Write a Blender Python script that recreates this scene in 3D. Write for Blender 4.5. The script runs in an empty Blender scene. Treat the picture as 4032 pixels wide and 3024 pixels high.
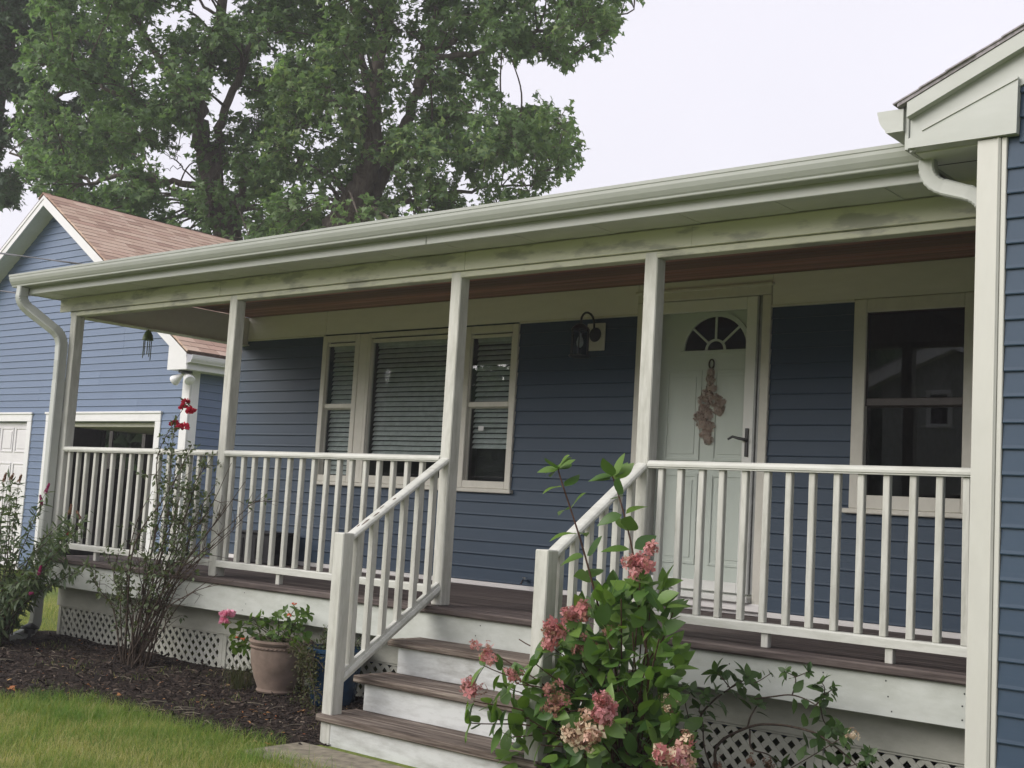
import bpy, math, random
import numpy as np
from mathutils import Vector, Matrix, noise

# ------------------------------------------------------------------ camera, sky, sun, exposure
S = bpy.context.scene
COL = S.collection
CAM = np.array([6.87541, -6.14424, 0.66513]); FPX = 4889.6
def _axes(yaw, pitch, roll):
    y, p, r = map(math.radians, (yaw, pitch, roll))
    f = np.array([-math.sin(y)*math.cos(p), math.cos(y)*math.cos(p), math.sin(p)])
    ri = np.array([math.cos(y), math.sin(y), 0.0]); u = np.cross(ri, f)
    return math.cos(r)*ri+math.sin(r)*u, -math.sin(r)*ri+math.cos(r)*u, f
AR, AU, AF = _axes(39.9722, 5.7548, 3.36165)
cam = bpy.data.objects.new('camera', bpy.data.cameras.new('camera'))
COL.objects.link(cam); S.camera = cam
cam.data.sensor_width = 36; cam.data.lens = FPX/4032*36
cam.data.clip_start = .05; cam.data.clip_end = 1500
cam.matrix_world = Matrix([[AR[i], AU[i], -AF[i], CAM[i]] for i in range(3)]+[[0, 0, 0, 1]])
S.render.resolution_x = 1024; S.render.resolution_y = 768

W = bpy.data.worlds.new('World'); S.world = W; W.use_nodes = True
wn = W.node_tree.nodes; wl = W.node_tree.links; wn.clear()
sky = wn.new('ShaderNodeTexSky'); sky.sky_type = 'NISHITA'; sky.sun_disc = False
SUN_EL, SUN_AZ = math.radians(30), math.radians(214)      # azimuth clockwise from +Y
sky.sun_elevation = SUN_EL; sky.sun_rotation = SUN_AZ
sky.air_density = 1.0; sky.dust_density = 3.0; sky.ozone_density = 1.0
# overcast: the clear sky's light evened out into a pale lilac cloud layer
bw = wn.new('ShaderNodeRGBToBW'); tint = wn.new('ShaderNodeMix'); tint.data_type = 'RGBA'
tint.inputs['Factor'].default_value = .86
CLOUD = (4.8, 4.62, 4.95, 1)
tc = wn.new('ShaderNodeTexCoord'); ns = wn.new('ShaderNodeTexNoise')
ns.inputs['Scale'].default_value = 1.6; ns.inputs['Detail'].default_value = 3
rmp = wn.new('ShaderNodeMapRange'); rmp.inputs['From Min'].default_value = .3; rmp.inputs['From Max'].default_value = .7
rmp.inputs['To Min'].default_value = .93; rmp.inputs['To Max'].default_value = 1.07
cl = wn.new('ShaderNodeMix'); cl.data_type = 'RGBA'; cl.blend_type = 'MULTIPLY'; cl.inputs['Factor'].default_value = 1
cl.inputs['A'].default_value = CLOUD
wl.new(tc.outputs['Generated'], ns.inputs['Vector']); wl.new(ns.outputs['Fac'], rmp.inputs['Value'])
wl.new(rmp.outputs['Result'], cl.inputs['B'])
bg = wn.new('ShaderNodeBackground'); bg.inputs['Strength'].default_value = .1
wo = wn.new('ShaderNodeOutputWorld')
wl.new(sky.outputs['Color'], tint.inputs['A']); wl.new(cl.outputs['Result'], tint.inputs['B'])
wl.new(tint.outputs['Result'], bg.inputs['Color']); wl.new(bg.outputs['Background'], wo.inputs['Surface'])

sun = bpy.data.objects.new('sun', bpy.data.lights.new('sun', 'SUN')); COL.objects.link(sun)
sun.data.energy = 1.5; sun.data.angle = math.radians(50); sun.data.color = (1, .965, .91)
sd = Vector((math.sin(SUN_AZ)*math.cos(SUN_EL), math.cos(SUN_AZ)*math.cos(SUN_EL), math.sin(SUN_EL)))
sun.rotation_euler = (-sd).to_track_quat('-Z', 'Y').to_euler(); sun.location = sd*30
S.view_settings.view_transform = 'Standard'; S.view_settings.look = 'None'
S.view_settings.exposure = 1.12; S.view_settings.gamma = 1; S.view_settings.use_curve_mapping = False

# ------------------------------------------------------------------ helpers
VS = 4032/2212
def ray(vx, vy):            # direction through a pixel of the 2212-wide view of the photograph
    return AF*FPX+AR*(vx*VS-2016)-AU*(vy*VS-1512)
def at(vx, vy, ax, val):    # where that direction meets the plane X, Y or Z = val
    d = ray(vx, vy); i = 'XYZ'.index(ax); return CAM+d*(val-CAM[i])/d[i]
def atd(vx, vy, depth): return CAM+ray(vx, vy)/FPX*depth
def project(p):
    d = np.asarray(p)-CAM; w = d@AF
    return (2016+FPX*(d@AR)/w)/VS, (1512-FPX*(d@AU)/w)/VS

WO = {}
def V3(a): return Vector((float(a[0]), float(a[1]), float(a[2])))
def props(o, label=None, cat=None, group=None, kind=None):
    for k, v in (('label', label), ('category', cat), ('group', group), ('kind', kind)):
        if v: o[k] = v
    return o
def thing(name, loc, label, cat, group=None):
    o = bpy.data.objects.new(name, None); COL.objects.link(o); o.empty_display_size = .1
    o.location = V3(loc); WO[o] = V3(loc)
    return props(o, label, cat, group)
def link(name, me, parent=None, loc=(0, 0, 0), rot=None, scale=None, **kw):
    o = bpy.data.objects.new(name, me); COL.objects.link(o)
    L = V3(loc); WO[o] = L
    if parent is not None: o.parent = parent; o.location = L-WO[parent]
    else: o.location = L
    if rot is not None: o.rotation_mode = 'QUATERNION'; o.rotation_quaternion = rot
    if scale is not None: o.scale = (scale,)*3 if not hasattr(scale, '__len__') else scale
    return props(o, **kw)

class MB:
    def __init__(s): s.v = []; s.f = []
    def add(s, vs, fs):
        b = len(s.v); s.v += [tuple(float(c) for c in p) for p in vs]; s.f += [tuple(i+b for i in f) for f in fs]; return s
    def box(s, x0, x1, y0, y1, z0, z1, b=0.0):
        c = Vector(((x0+x1)/2, (y0+y1)/2, (z0+z1)/2)); h = ((x1-x0)/2, (y1-y0)/2, (z1-z0)/2)
        return s.obox(c, Matrix.Identity(3), h, b)
    def obox(s, c, M, h, b=0.0):
        c = Vector(c); M = Matrix(M)
        if b <= 0:
            pts = [c+M@Vector((sx*h[0], sy*h[1], sz*h[2])) for sx in (-1, 1) for sy in (-1, 1) for sz in (-1, 1)]
            return s.add(pts, [(0, 1, 3, 2), (4, 6, 7, 5), (0, 4, 5, 1), (2, 3, 7, 6), (0, 2, 6, 4), (1, 5, 7, 3)])
        b = min(b, .45*min(h))
        idx = {}; pts = []
        for sx in (-1, 1):
            for sy in (-1, 1):
                for sz in (-1, 1):
                    for a in range(3):
                        p = [sx*(h[0]-b), sy*(h[1]-b), sz*(h[2]-b)]; p[a] = (sx, sy, sz)[a]*h[a]
                        idx[(sx, sy, sz, a)] = len(pts); pts.append(c+M@Vector(p))
        fs = []
        for a in range(3):
            o = [i for i in range(3) if i != a]
            for sg in (-1, 1):
                q = []
                for u, w in ((-1, -1), (1, -1), (1, 1), (-1, 1)):
                    k = [0]*3; k[a] = sg; k[o[0]] = u; k[o[1]] = w; q.append(idx[(*k, a)])
                if (sg > 0) != (a != 1): q.reverse()
                fs.append(q)
            for u in (-1, 1):
                for w in (-1, 1):
                    k = [0]*3; k[o[0]] = u; k[o[1]] = w
                    k1 = k[:]; k1[a] = -1; k2 = k[:]; k2[a] = 1
                    q = [idx[(*k1, o[0])], idx[(*k2, o[0])], idx[(*k2, o[1])], idx[(*k1, o[1])]]
                    fs.append(q)
        for sx in (-1, 1):
            for sy in (-1, 1):
                for sz in (-1, 1): fs.append([idx[(sx, sy, sz, a)] for a in range(3)])
        return s.add(pts, fs)
    def prism(s, poly, d0, d1):          # poly: 3-D loop; extruded between offsets d0 and d1 (vectors)
        n = len(poly); d0 = Vector(d0); d1 = Vector(d1)
        pts = [Vector(p)+d0 for p in poly]+[Vector(p)+d1 for p in poly]
        return s.add(pts, [tuple(range(n))[::-1], tuple(range(n, 2*n))]+[(i, (i+1) % n, n+(i+1) % n, n+i) for i in range(n)])
    def tube(s, pts, rad, n=6, sect=None, up=None, cap=True):
        pts = [Vector(p) for p in pts]; k = len(pts)
        if not hasattr(rad, '__len__'): rad = [rad]*k
        if sect is None: sect = [(math.cos(2*math.pi*i/n), math.sin(2*math.pi*i/n)) for i in range(n)]
        n = len(sect); t0 = None; vs = []; side = None
        for i, p in enumerate(pts):
            t = (pts[min(i+1, k-1)]-pts[max(i-1, 0)]).normalized()
            if side is None:
                a = Vector(up) if up else (Vector((0, 0, 1)) if abs(t.z) < .9 else Vector((1, 0, 0)))
                side = t.cross(a).normalized()
            else:
                side = (side-t*side.dot(t)).normalized()
            w = t.cross(side)
            vs += [p+side*(c*rad[i])+w*(d*rad[i]) for c, d in sect]
        fs = [(i*n+j, i*n+(j+1) % n, (i+1)*n+(j+1) % n, (i+1)*n+j) for i in range(k-1) for j in range(n)]
        if cap: fs += [tuple(range(n))[::-1], tuple(range((k-1)*n, k*n))]
        return s.add(vs, fs)
    def lathe(s, prof, c=(0, 0, 0), n=32, cap=True):
        vs = [(c[0]+r*math.cos(2*math.pi*j/n), c[1]+r*math.sin(2*math.pi*j/n), c[2]+z) for r, z in prof for j in range(n)]
        k = len(prof)
        fs = [(i*n+j, i*n+(j+1) % n, (i+1)*n+(j+1) % n, (i+1)*n+j) for i in range(k-1) for j in range(n)]
        if cap: fs += [tuple(range(n))[::-1], tuple(range((k-1)*n, k*n))]
        return s.add(vs, fs)
    def mesh(s, name, mat, loc=(0, 0, 0), smooth=False):
        me = bpy.data.meshes.new(name); L = V3(loc)
        me.from_pydata([(p[0]-L.x, p[1]-L.y, p[2]-L.z) for p in s.v], [], s.f)
        import bmesh
        bm = bmesh.new(); bm.from_mesh(me); bmesh.ops.recalc_face_normals(bm, faces=bm.faces); bm.to_mesh(me); bm.free()
        if smooth:
            me.polygons.foreach_set('use_smooth', [True]*len(me.polygons))
            me.set_sharp_from_angle(angle=math.radians(40))
        me.materials.append(mat); return me
    def build(s, name, mat, parent=None, loc=None, smooth=False, **kw):
        if loc is None: loc = (0, 0, 0) if parent is None else tuple(WO[parent])
        return link(name, s.mesh(name, mat, loc, smooth), parent, loc, **kw)
def bx(*a, **k): return MB().box(*a, **k)

# ------------------------------------------------------------------ materials
class NT:
    def __init__(s, name):
        s.m = bpy.data.materials.new(name); s.m.use_nodes = True; s.t = s.m.node_tree; s.t.nodes.clear()
        s.out = s.n('ShaderNodeOutputMaterial')
    def n(s, typ, **kw):
        nd = s.t.nodes.new(typ)
        for k, v in kw.items():
            if hasattr(nd, k) and k not in nd.inputs: setattr(nd, k, v)
            else: nd.inputs[k].default_value = v
        return nd
    def l(s, a, b): s.t.links.new(a, b); return b
    def pos(s, scale=(1, 1, 1), obj=False):
        mp = s.n('ShaderNodeMapping'); mp.inputs['Scale'].default_value = scale
        if obj: s.l(s.n('ShaderNodeTexCoord').outputs['Object'], mp.inputs['Vector'])
        else: s.l(s.n('ShaderNodeNewGeometry').outputs['Position'], mp.inputs['Vector'])
        return mp.outputs['Vector']
    def noise(s, vec, scale=1, detail=4, rough=.55):
        nd = s.n('ShaderNodeTexNoise'); nd.inputs['Scale'].default_value = scale
        nd.inputs['Detail'].default_value = detail; nd.inputs['Roughness'].default_value = rough
        s.l(vec, nd.inputs['Vector']); return nd.outputs['Fac']
    def ramp(s, fac, stops):
        r = s.n('ShaderNodeValToRGB'); e = r.color_ramp.elements
        while len(e) < len(stops): e.new(.5)
        for i, (p, c) in enumerate(stops):
            e[i].position = p; e[i].color = (*c, 1) if len(c) == 3 else c
        s.l(fac, r.inputs['Fac']); return r.outputs['Color']
    def mr(s, v, a, b, c, d):
        r = s.n('ShaderNodeMapRange'); r.inputs['From Min'].default_value = a; r.inputs['From Max'].default_value = b
        r.inputs['To Min'].default_value = c; r.inputs['To Max'].default_value = d; s.l(v, r.inputs['Value']); return r.outputs['Result']
    def mix(s, fac, A, B, blend='MIX'):
        m = s.n('ShaderNodeMix'); m.data_type = 'RGBA'; m.blend_type = blend
        for sock, v in ((m.inputs['Factor'], fac), (m.inputs['A'], A), (m.inputs['B'], B)):
            if hasattr(v, 'links') or hasattr(v, 'is_linked'): s.l(v, sock)
            elif hasattr(v, '__len__'): sock.default_value = (*v, 1) if len(v) == 3 else v
            else: sock.default_value = v
        return m.outputs['Result']
    def math(s, op, a, b=0.0):
        m = s.n('ShaderNodeMath'); m.operation = op
        for i, v in enumerate((a, b)):
            if hasattr(v, 'is_linked'): s.l(v, m.inputs[i])
            else: m.inputs[i].default_value = v
        return m.outputs['Value']
    def rnd(s):           # one random number for each object and, inside joined meshes, for each piece
        a = s.n('ShaderNodeAttribute'); a.attribute_name = 'rnd'
        o = s.n('ShaderNodeObjectInfo')
        return s.math('FRACT', s.math('ADD', a.outputs['Fac'], o.outputs['Random']))
    def bump(s, h, strength=.3, dist=.01):
        b = s.n('ShaderNodeBump'); b.inputs['Strength'].default_value = strength; b.inputs['Distance'].default_value = dist
        s.l(h, b.inputs['Height']); return b.outputs['Normal']
    def bsdf(s, col, rough=.6, normal=None, spec=.4, metal=0, **kw):
        p = s.n('ShaderNodeBsdfPrincipled')
        for k, v in (('Base Color', col), ('Roughness', rough)):
            if hasattr(v, 'is_linked'): s.l(v, p.inputs[k])
            else: p.inputs[k].default_value = (*v, 1) if hasattr(v, '__len__') else v
        p.inputs['Specular IOR Level'].default_value = spec; p.inputs['Metallic'].default_value = metal
        for k, v in kw.items(): p.inputs[k].default_value = v
        if normal is not None: s.l(normal, p.inputs['Normal'])
        return p.outputs['BSDF']
    def done(s, sh): s.l(sh, s.out.inputs['Surface']); return s.m

def painted(name, base, dirt, grain=(3, 30, 30), dirt_amt=.5, rough=.55, gs=.12, spec=.35):
    t = NT(name); g = t.noise(t.pos(grain), 1, 6, .65)
    d = t.noise(t.pos(tuple(.35+g_*.16 for g_ in grain)), 1.5, 7, .68)
    d2 = t.noise(t.pos(tuple(2+g_*.5 for g_ in grain)), 2, 5, .65)
    f = t.mr(t.math('MULTIPLY', d, d2), .18, .36, 0, dirt_amt)
    c = t.mix(f, base, dirt)
    c = t.mix(t.mr(g, .35, .7, 0, .22), c, tuple(x*.78 for x in base))
    c = t.mix(1.0, c, t.ramp(t.rnd(), [(0, (.95, .95, .95)), (1, (1, 1, 1))]), 'MULTIPLY')
    return t.done(t.bsdf(c, rough, t.bump(g, gs, .004), spec))
M = {}
M['paint_z'] = painted('white_painted_wood_upright', (.61, .61, .565), (.34, .34, .29), (26, 26, 2.2), .62)
M['paint_x'] = painted('white_painted_wood', (.64, .645, .605), (.36, .37, .31), (2.2, 26, 26), .5)
M['fascia'] = painted('white_painted_fascia', (.60, .625, .59), (.38, .40, .35), (1.2, 20, 9), .55, .6)
M['skirt'] = painted('white_skirt_paint', (.56, .56, .50), (.33, .34, .28), (1.2, 20, 9), .6, .65)
M['riser'] = painted('scuffed_riser_paint', (.64, .66, .655), (.30, .30, .28), (1.6, 30, 16), .75, .6)
M['gutter'] = painted('cream_gutter_metal', (.45, .47, .44), (.34, .36, .32), (1, 6, 6), .35, .38, .03, .5)
M['soffit'] = painted('soffit_vinyl', (.66, .67, .64), (.44, .46, .40), (1, 8, 8), .3, .5, .04)
M['trim'] = painted('house_trim', (.84, .82, .81), (.74, .72, .70), (2, 14, 14), .35, .5, .05)
M['casing'] = painted('window_casing', (.72, .70, .63), (.48, .46, .40), (10, 14, 5), .3, .45, .04)
M['gwhite'] = painted('garage_white_trim', (.76, .76, .77), (.62, .63, .64), (6, 10, 6), .25, .45, .03)
M['door'] = painted('white_entry_door', (.80, .81, .78), (.68, .69, .66), (8, 8, 2), .2, .42, .03)
M['wingpost'] = painted('vinyl_corner_board', (.60, .60, .555), (.48, .48, .43), (8, 8, 2), .25, .42, .03)
# beam: cream paint with grey mildew patches
t = NT('mildewed_beam_paint'); g = t.noise(t.pos((1.2, 24, 24)), 1, 5)
f = t.mr(t.noise(t.pos((2.6, 4, 9)), 1.0, 5, .6), .50, .60, 0, .72)
c = t.mix(f, (.58, .58, .47), (.28, .28, .25)); c = t.mix(t.mr(g, .4, .7, 0, .25), c, (.50, .51, .38))
M['beam'] = t.done(t.bsdf(c, .6, t.bump(g, .12, .004), .3))
def vinyl(name, base, spec=.45):
    t = NT(name); g = t.noise(t.pos((2.5, 2.5, 90)), 1, 5, .6); b = t.noise(t.pos((.8, .8, 1.4)), 1.5, 4)
    c = t.mix(t.mr(b, .35, .7, 0, .3), base, tuple(x*.82 for x in base))
    c = t.mix(1.0, c, t.ramp(t.rnd(), [(0, (.93, .94, .95)), (1, (1.04, 1.03, 1.02))]), 'MULTIPLY')
    return t.done(t.bsdf(c, .52, t.bump(g, .10, .003), spec))
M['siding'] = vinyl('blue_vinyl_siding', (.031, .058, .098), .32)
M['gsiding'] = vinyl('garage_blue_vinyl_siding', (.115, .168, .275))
def wood(name, stops, scale, rough=.7, bs=.5, rndmix=.35, spec=.25):
    t = NT(name); r = t.rnd()
    v = t.pos(scale); off = t.n('ShaderNodeVectorMath'); off.operation = 'ADD'
    cb = t.n('ShaderNodeCombineXYZ'); t.l(t.math('MULTIPLY', r, 37.0), cb.inputs['X']); t.l(t.math('MULTIPLY', r, 11.0), cb.inputs['Z'])
    t.l(v, off.inputs[0]); t.l(cb.outputs['Vector'], off.inputs[1])
    n = t.noise(off.outputs['Vector'], 1, 8, .68)
    c = t.ramp(n, stops)
    c = t.mix(1.0, c, t.ramp(r, [(0, (1-rndmix,)*3), (1, (1+rndmix*.6,)*3)]), 'MULTIPLY')
    return t.done(t.bsdf(c, rough, t.bump(n, bs, .006), spec))
M['deck'] = wood('weathered_deck_wood', [(.3, (.040, .031, .030)), (.5, (.10, .079, .074)), (.68, (.20, .165, .15))], (1.6, 34, 34), .72, .6, .3)
M['tread'] = wood('weathered_tread_wood', [(.33, (.035, .026, .022)), (.45, (.11, .085, .070)), (.55, (.19, .155, .13)), (.68, (.36, .31, .265))], (2.2, 46, 60), .8, .9, .15)
M['ceil'] = wood('stained_ceiling_wood', [(.3, (.20, .078, .066)), (.5, (.33, .135, .11)), (.72, (.50, .24, .18))], (.8, 22, 22), .42, .2, .5, .4)
def plain(name, col, rough=.5, spec=.4, metal=0, bscale=0, bs=.2, var=.15, **kw):
    t = NT(name); n = t.noise(t.pos((1, 1, 1)), bscale or 14, 5)
    c = t.mix(t.mr(n, .3, .7, 0, 1), tuple(x*(1-var) for x in col), tuple(min(1, x*(1+var)) for x in col))
    return t.done(t.bsdf(c, rough, t.bump(n, bs, .004) if bscale else None, spec, metal, **kw))
M['black'] = plain('black_metal', (.012, .013, .016), .38, .5)
M['dark'] = plain('dark_room_lining', (.11, .11, .11), .9, .1)
M['brown'] = plain('brown_window_frame', (.045, .035, .034), .4, .4)
M['grey_metal'] = plain('grey_door_channel', (.30, .31, .31), .35, .5)
M['chrome'] = plain('chrome', (.6, .6, .6), .2, .5, 1.0)
M['blind'] = plain('window_blind_slat', (.78, .79, .78), .5, .3)
M['screen'] = plain('dark_cabinet', (.012, .013, .017), .5, .3)
M['terra'] = plain('weathered_terracotta', (.205, .155, .125), .85, .2, 0, 7, .35, .35)
M['blueglaze'] = plain('blue_glazed_pot', (.008, .036, .085), .16, .6, 0, 0, 0, .3)
M['soil'] = plain('dark_soil', (.02, .015, .011), .95, .1, 0, 40, .6)
M['concrete'] = plain('concrete_slab', (.24, .215, .165), .9, .2, 0, 16, .5, .35)
M['rubber'] = plain('black_box_plastic', (.010, .010, .013), .6, .3)
M['bulb'] = plain('frosted_lamp_glass', (.80, .80, .82), .25, .5)
M['chime'] = plain('green_chime_cap', (.10, .16, .035), .5, .4)
M['pipe'] = plain('grey_chime_pipe', (.16, .19, .16), .35, .5, .6)
M['cable'] = plain('grey_cable', (.10, .10, .115), .5, .3)
M['gdoor'] = plain('white_garage_door', (.68, .67, .69), .5, .35, 0, 5, .05, .05)
M['gwall'] = plain('garage_inner_wall', (.055, .05, .045), .9, .1)
M['roofside'] = plain('roof_deck', (.10, .075, .06), .9, .1)
# shingles
t = NT('tan_asphalt_shingle'); r = t.rnd(); n = t.noise(t.pos((1, 1, 1)), 90, 3)
c = t.ramp(r, [(0, (.42, .29, .235)), (.3, (.56, .41, .325)), (.6, (.66, .51, .41)), (.85, (.51, .345, .28)), (1, (.72, .58, .48))])
c = t.mix(t.mr(n, .3, .7, 0, .35), c, (.22, .13, .09))
M['shingle'] = t.done(t.bsdf(c, .95, t.bump(n, .4, .004), .15))
M['cut'] = plain('shingle_cut_edge_shadow', (.11, .078, .062), .95, .1)  # dark cut asphalt that also paints the shadow line of each course
M['gshingle'] = plain('grey_asphalt_shingle', (.30, .28, .295), .95, .1, 0, 60, .4, .3)
# clear glass: see-through with a plain mirror reflection that grows at grazing angles
def glass(name, tintc=(.82, .86, .85), refl=1.0, ior=1.5):
    t = NT(name); fr = t.n('ShaderNodeFresnel'); fr.inputs['IOR'].default_value = ior
    tr = t.n('ShaderNodeBsdfTransparent'); tr.inputs['Color'].default_value = (*tintc, 1)
    gl = t.n('ShaderNodeBsdfGlossy'); gl.inputs['Roughness'].default_value = .01
    gl.inputs['Color'].default_value = (.95, .97, 1, 1)
    n = t.noise(t.pos((1.2, 1, 1.2)), 1, 1); t.l(t.bump(n, .012, .05), gl.inputs['Normal'])
    mx = t.n('ShaderNodeMixShader'); t.l(t.math('MULTIPLY', t.math('MULTIPLY', fr.outputs['Fac'], refl), t.math('SUBTRACT', 1.0, t.n('ShaderNodeNewGeometry').outputs['Backfacing'])), mx.inputs['Fac'])   # reflects at the outer face only
    t.l(tr.outputs['BSDF'], mx.inputs[1]); t.l(gl.outputs['BSDF'], mx.inputs[2])
    return t.done(mx.outputs['Shader'])
M['glass'] = glass('window_glass', (.80, .83, .83), 1.6, 1.5)
M['storm'] = glass('storm_door_glass', (.93, .95, .94), .38, 1.45)
M['lglass'] = glass('lantern_glass', (.6, .65, .68), 1.0, 1.4)
# foliage
def leafmat(name, cols, trans=.32, rough=.42, spec=.4, ev=8.0, tl_tint=(1.25, 1.3, .6), objrnd=True):
    t = NT(name); r = t.rnd()
    if not objrnd: r = t.n('ShaderNodeAttribute', attribute_name='rnd').outputs['Fac']
    k = len(cols); c = t.ramp(r, [(i/(k-1), cols[i]) for i in range(k)])
    n = t.noise(t.pos((1, 1, 1)), ev, 3)
    c = t.mix(t.mr(n, .3, .7, 0, .35), c, tuple(x*.7 for x in cols[0]))
    p = t.bsdf(c, rough, None, spec)
    tl = t.n('ShaderNodeBsdfTranslucent'); t.l(t.mix(1.0, c, tl_tint, 'MULTIPLY'), tl.inputs['Color'])
    mx = t.n('ShaderNodeMixShader'); mx.inputs['Fac'].default_value = trans
    t.l(p, mx.inputs[1]); t.l(tl.outputs['BSDF'], mx.inputs[2]); return t.done(mx.outputs['Shader'])
M['maple'] = leafmat('maple_leaf', [(.120, .195, .105), (.165, .262, .120), (.225, .335, .130), (.185, .290, .125), (.35, .45, .18)], .5, .5, .4, .6, (1.02, 1.15, .72))
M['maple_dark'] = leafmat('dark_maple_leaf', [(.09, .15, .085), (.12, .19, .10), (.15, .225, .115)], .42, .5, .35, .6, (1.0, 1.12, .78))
M['hyd'] = leafmat('hydrangea_leaf', [(.060, .135, .032), (.095, .185, .040), (.14, .25, .05), (.20, .33, .065), (.085, .17, .045)], .35, .38, .45, 5)
M['shrub'] = leafmat('arching_shrub_leaf', [(.05, .10, .032), (.075, .14, .042), (.105, .18, .05)], .32, .4, .4, 5)
M['rose_leaf'] = leafmat('rose_leaf', [(.075, .11, .055), (.11, .15, .07), (.15, .19, .095), (.085, .10, .06)], .28, .5, .35, 8)
M['bud_leaf'] = leafmat('butterfly_bush_leaf', [(.060, .095, .050), (.085, .130, .060), (.13, .175, .085), (.10, .135, .06)], .3, .5, .3, 8)
M['pot_leaf'] = leafmat('geranium_leaf', [(.055, .115, .022), (.085, .16, .030), (.13, .22, .045), (.16, .24, .06)], .35, .45, .4, 9)
M['dry_leaf'] = leafmat('trailing_leaf', [(.045, .060, .020), (.07, .085, .03), (.10, .105, .045), (.09, .07, .035)], .25, .6, .2, 9)
M['grass'] = leafmat('lawn_grass', [(.09, .20, .030), (.145, .265, .042), (.24, .33, .07), (.42, .41, .15), (.56, .49, .25)], .35, .55, .25, 2.0, objrnd=False)
M['stem'] = plain('red_brown_stem', (.075, .038, .026), .7, .25, 0, 60, .3, .35)
M['rstem'] = plain('grey_brown_stem', (.070, .052, .040), .8, .2, 0, 60, .4, .45)
t = NT('maple_bark'); n = t.noise(t.pos((7, 7, 1.3)), 1.6, 8, .7)
M['bark'] = t.done(t.bsdf(t.ramp(n, [(.3, (.075, .06, .05)), (.55, (.16, .135, .115)), (.75, (.25, .22, .19))]), .9, t.bump(n, .9, .05), .15))
def petal(name, cols): return leafmat(name, cols, .3, .6, .15, 20, (1.05, 1, .98))
M['pk'] = petal('pink_floret', [(.55, .20, .20), (.68, .28, .29), (.78, .42, .43), (.46, .22, .17)])
M['tan'] = petal('faded_floret', [(.27, .155, .095), (.34, .21, .13), (.22, .125, .075), (.42, .23, .19)])
M['cream'] = petal('cream_floret', [(.80, .68, .47), (.85, .75, .58), (.70, .50, .35), (.75, .45, .38)])
M['red'] = petal('red_rose_petal', [(.42, .010, .035), (.56, .020, .06), (.66, .05, .10)])
M['magenta'] = petal('magenta_spike', [(.40, .03, .17), (.52, .07, .24), (.30, .04, .12)])
M['rosepink'] = petal('pink_geranium', [(.86, .34, .50), (.90, .52, .64), (.80, .25, .42)])
M['orange'] = petal('orange_bud', [(.75, .16, .08), (.80, .24, .13)])
M['swag'] = petal('dried_flower_swag', [(.72, .55, .50), (.80, .66, .61), (.62, .46, .41), (.86, .74, .70)])
M['litter'] = petal('fallen_leaf', [(.52, .24, .09), (.60, .38, .16), (.40, .10, .05), (.62, .46, .25)])
# ground
t = NT('lawn_soil'); n = t.noise(t.pos((1, 1, 1)), .9, 6); n2 = t.noise(t.pos((1, 1, 1)), 40, 4)
c = t.ramp(n, [(.3, (.11, .16, .04)), (.55, (.19, .23, .055)), (.72, (.30, .30, .10))]); c = t.mix(t.mr(n2, .35, .65, 0, .4), c, (.08, .10, .03))
M['ground'] = t.done(t.bsdf(c, .95, t.bump(n2, .8, .03), .1))
t = NT('dark_mulch'); n = t.noise(t.pos((1, 1, 1)), 7, 8, .75); n2 = t.noise(t.pos((1, 1, 1)), 55, 5, .7)
c = t.ramp(t.mix(.5, n, n2), [(.3, (.011, .008, .007)), (.5, (.030, .022, .018)), (.66, (.065, .048, .038))])
M['mulch'] = t.done(t.bsdf(c, .9, t.bump(n2, 1, .02), .2))
t = NT('mulch_chip'); c = t.ramp(t.rnd(), [(0, (.014, .010, .009)), (.6, (.038, .027, .022)), (.9, (.075, .055, .043)), (1, (.16, .125, .095))])
M['chip'] = t.done(t.bsdf(c, .85, None, .25))

# ------------------------------------------------------------------ ground
GZ = -.81; D = 2.006
rng = random.Random(7)
mb = MB(); mb.add([(-160, -160, GZ), (160, -160, GZ), (160, 160, GZ), (-160, 160, GZ)], [(0, 1, 2, 3)])
mb.build('ground', M['ground'], kind='structure')
BED = [(1.10, -1.12), (.72, -1.22), (.34, -1.30), (-.3, -1.23), (-.82, -1.25), (-1.19, -1.70), (-1.6, -2.3), (-2.6, -2.7), (-3.6, -2.2), (-4.05, -1.1), (-4.05, .1), (-3.7, .34), (1.25, .34), (1.25, -.88)]
BEDR = [(2.86, -1.15), (3.3, -1.55), (4.0, -1.6), (4.9, -1.3), (4.9, .34), (2.74, .34), (2.74, -.88)]
def inpoly(x, y, P):
    r = False; j = len(P)-1
    for i in range(len(P)):
        if (P[i][1] > y) != (P[j][1] > y) and x < (P[j][0]-P[i][0])*(y-P[i][1])/(P[j][1]-P[i][1])+P[i][0]: r = not r
        j = i
    return r
def edged(x, y, P):
    d = 9
    for i in range(len(P)):
        a = P[i]; b = P[(i+1) % len(P)]; ex, ey = b[0]-a[0], b[1]-a[1]
        t = max(0, min(1, ((x-a[0])*ex+(y-a[1])*ey)/(ex*ex+ey*ey))); d = min(d, math.hypot(x-a[0]-t*ex, y-a[1]-t*ey))
    return d
def bed_z(x, y, P=None):
    P = P or (BEDR if x > 2.5 else BED)
    if not inpoly(x, y, P): return GZ
    d = edged(x, y, P) if y < .1 else .4
    z = GZ+.004+min(d/.12, 1)*.03+max(0, min(1, (y+.45)/.55))*.06
    return z+.016*noise.noise(Vector((x*3.1, y*3.1, 1)))+.011*noise.noise(Vector((x*11, y*11, 2)))
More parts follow.
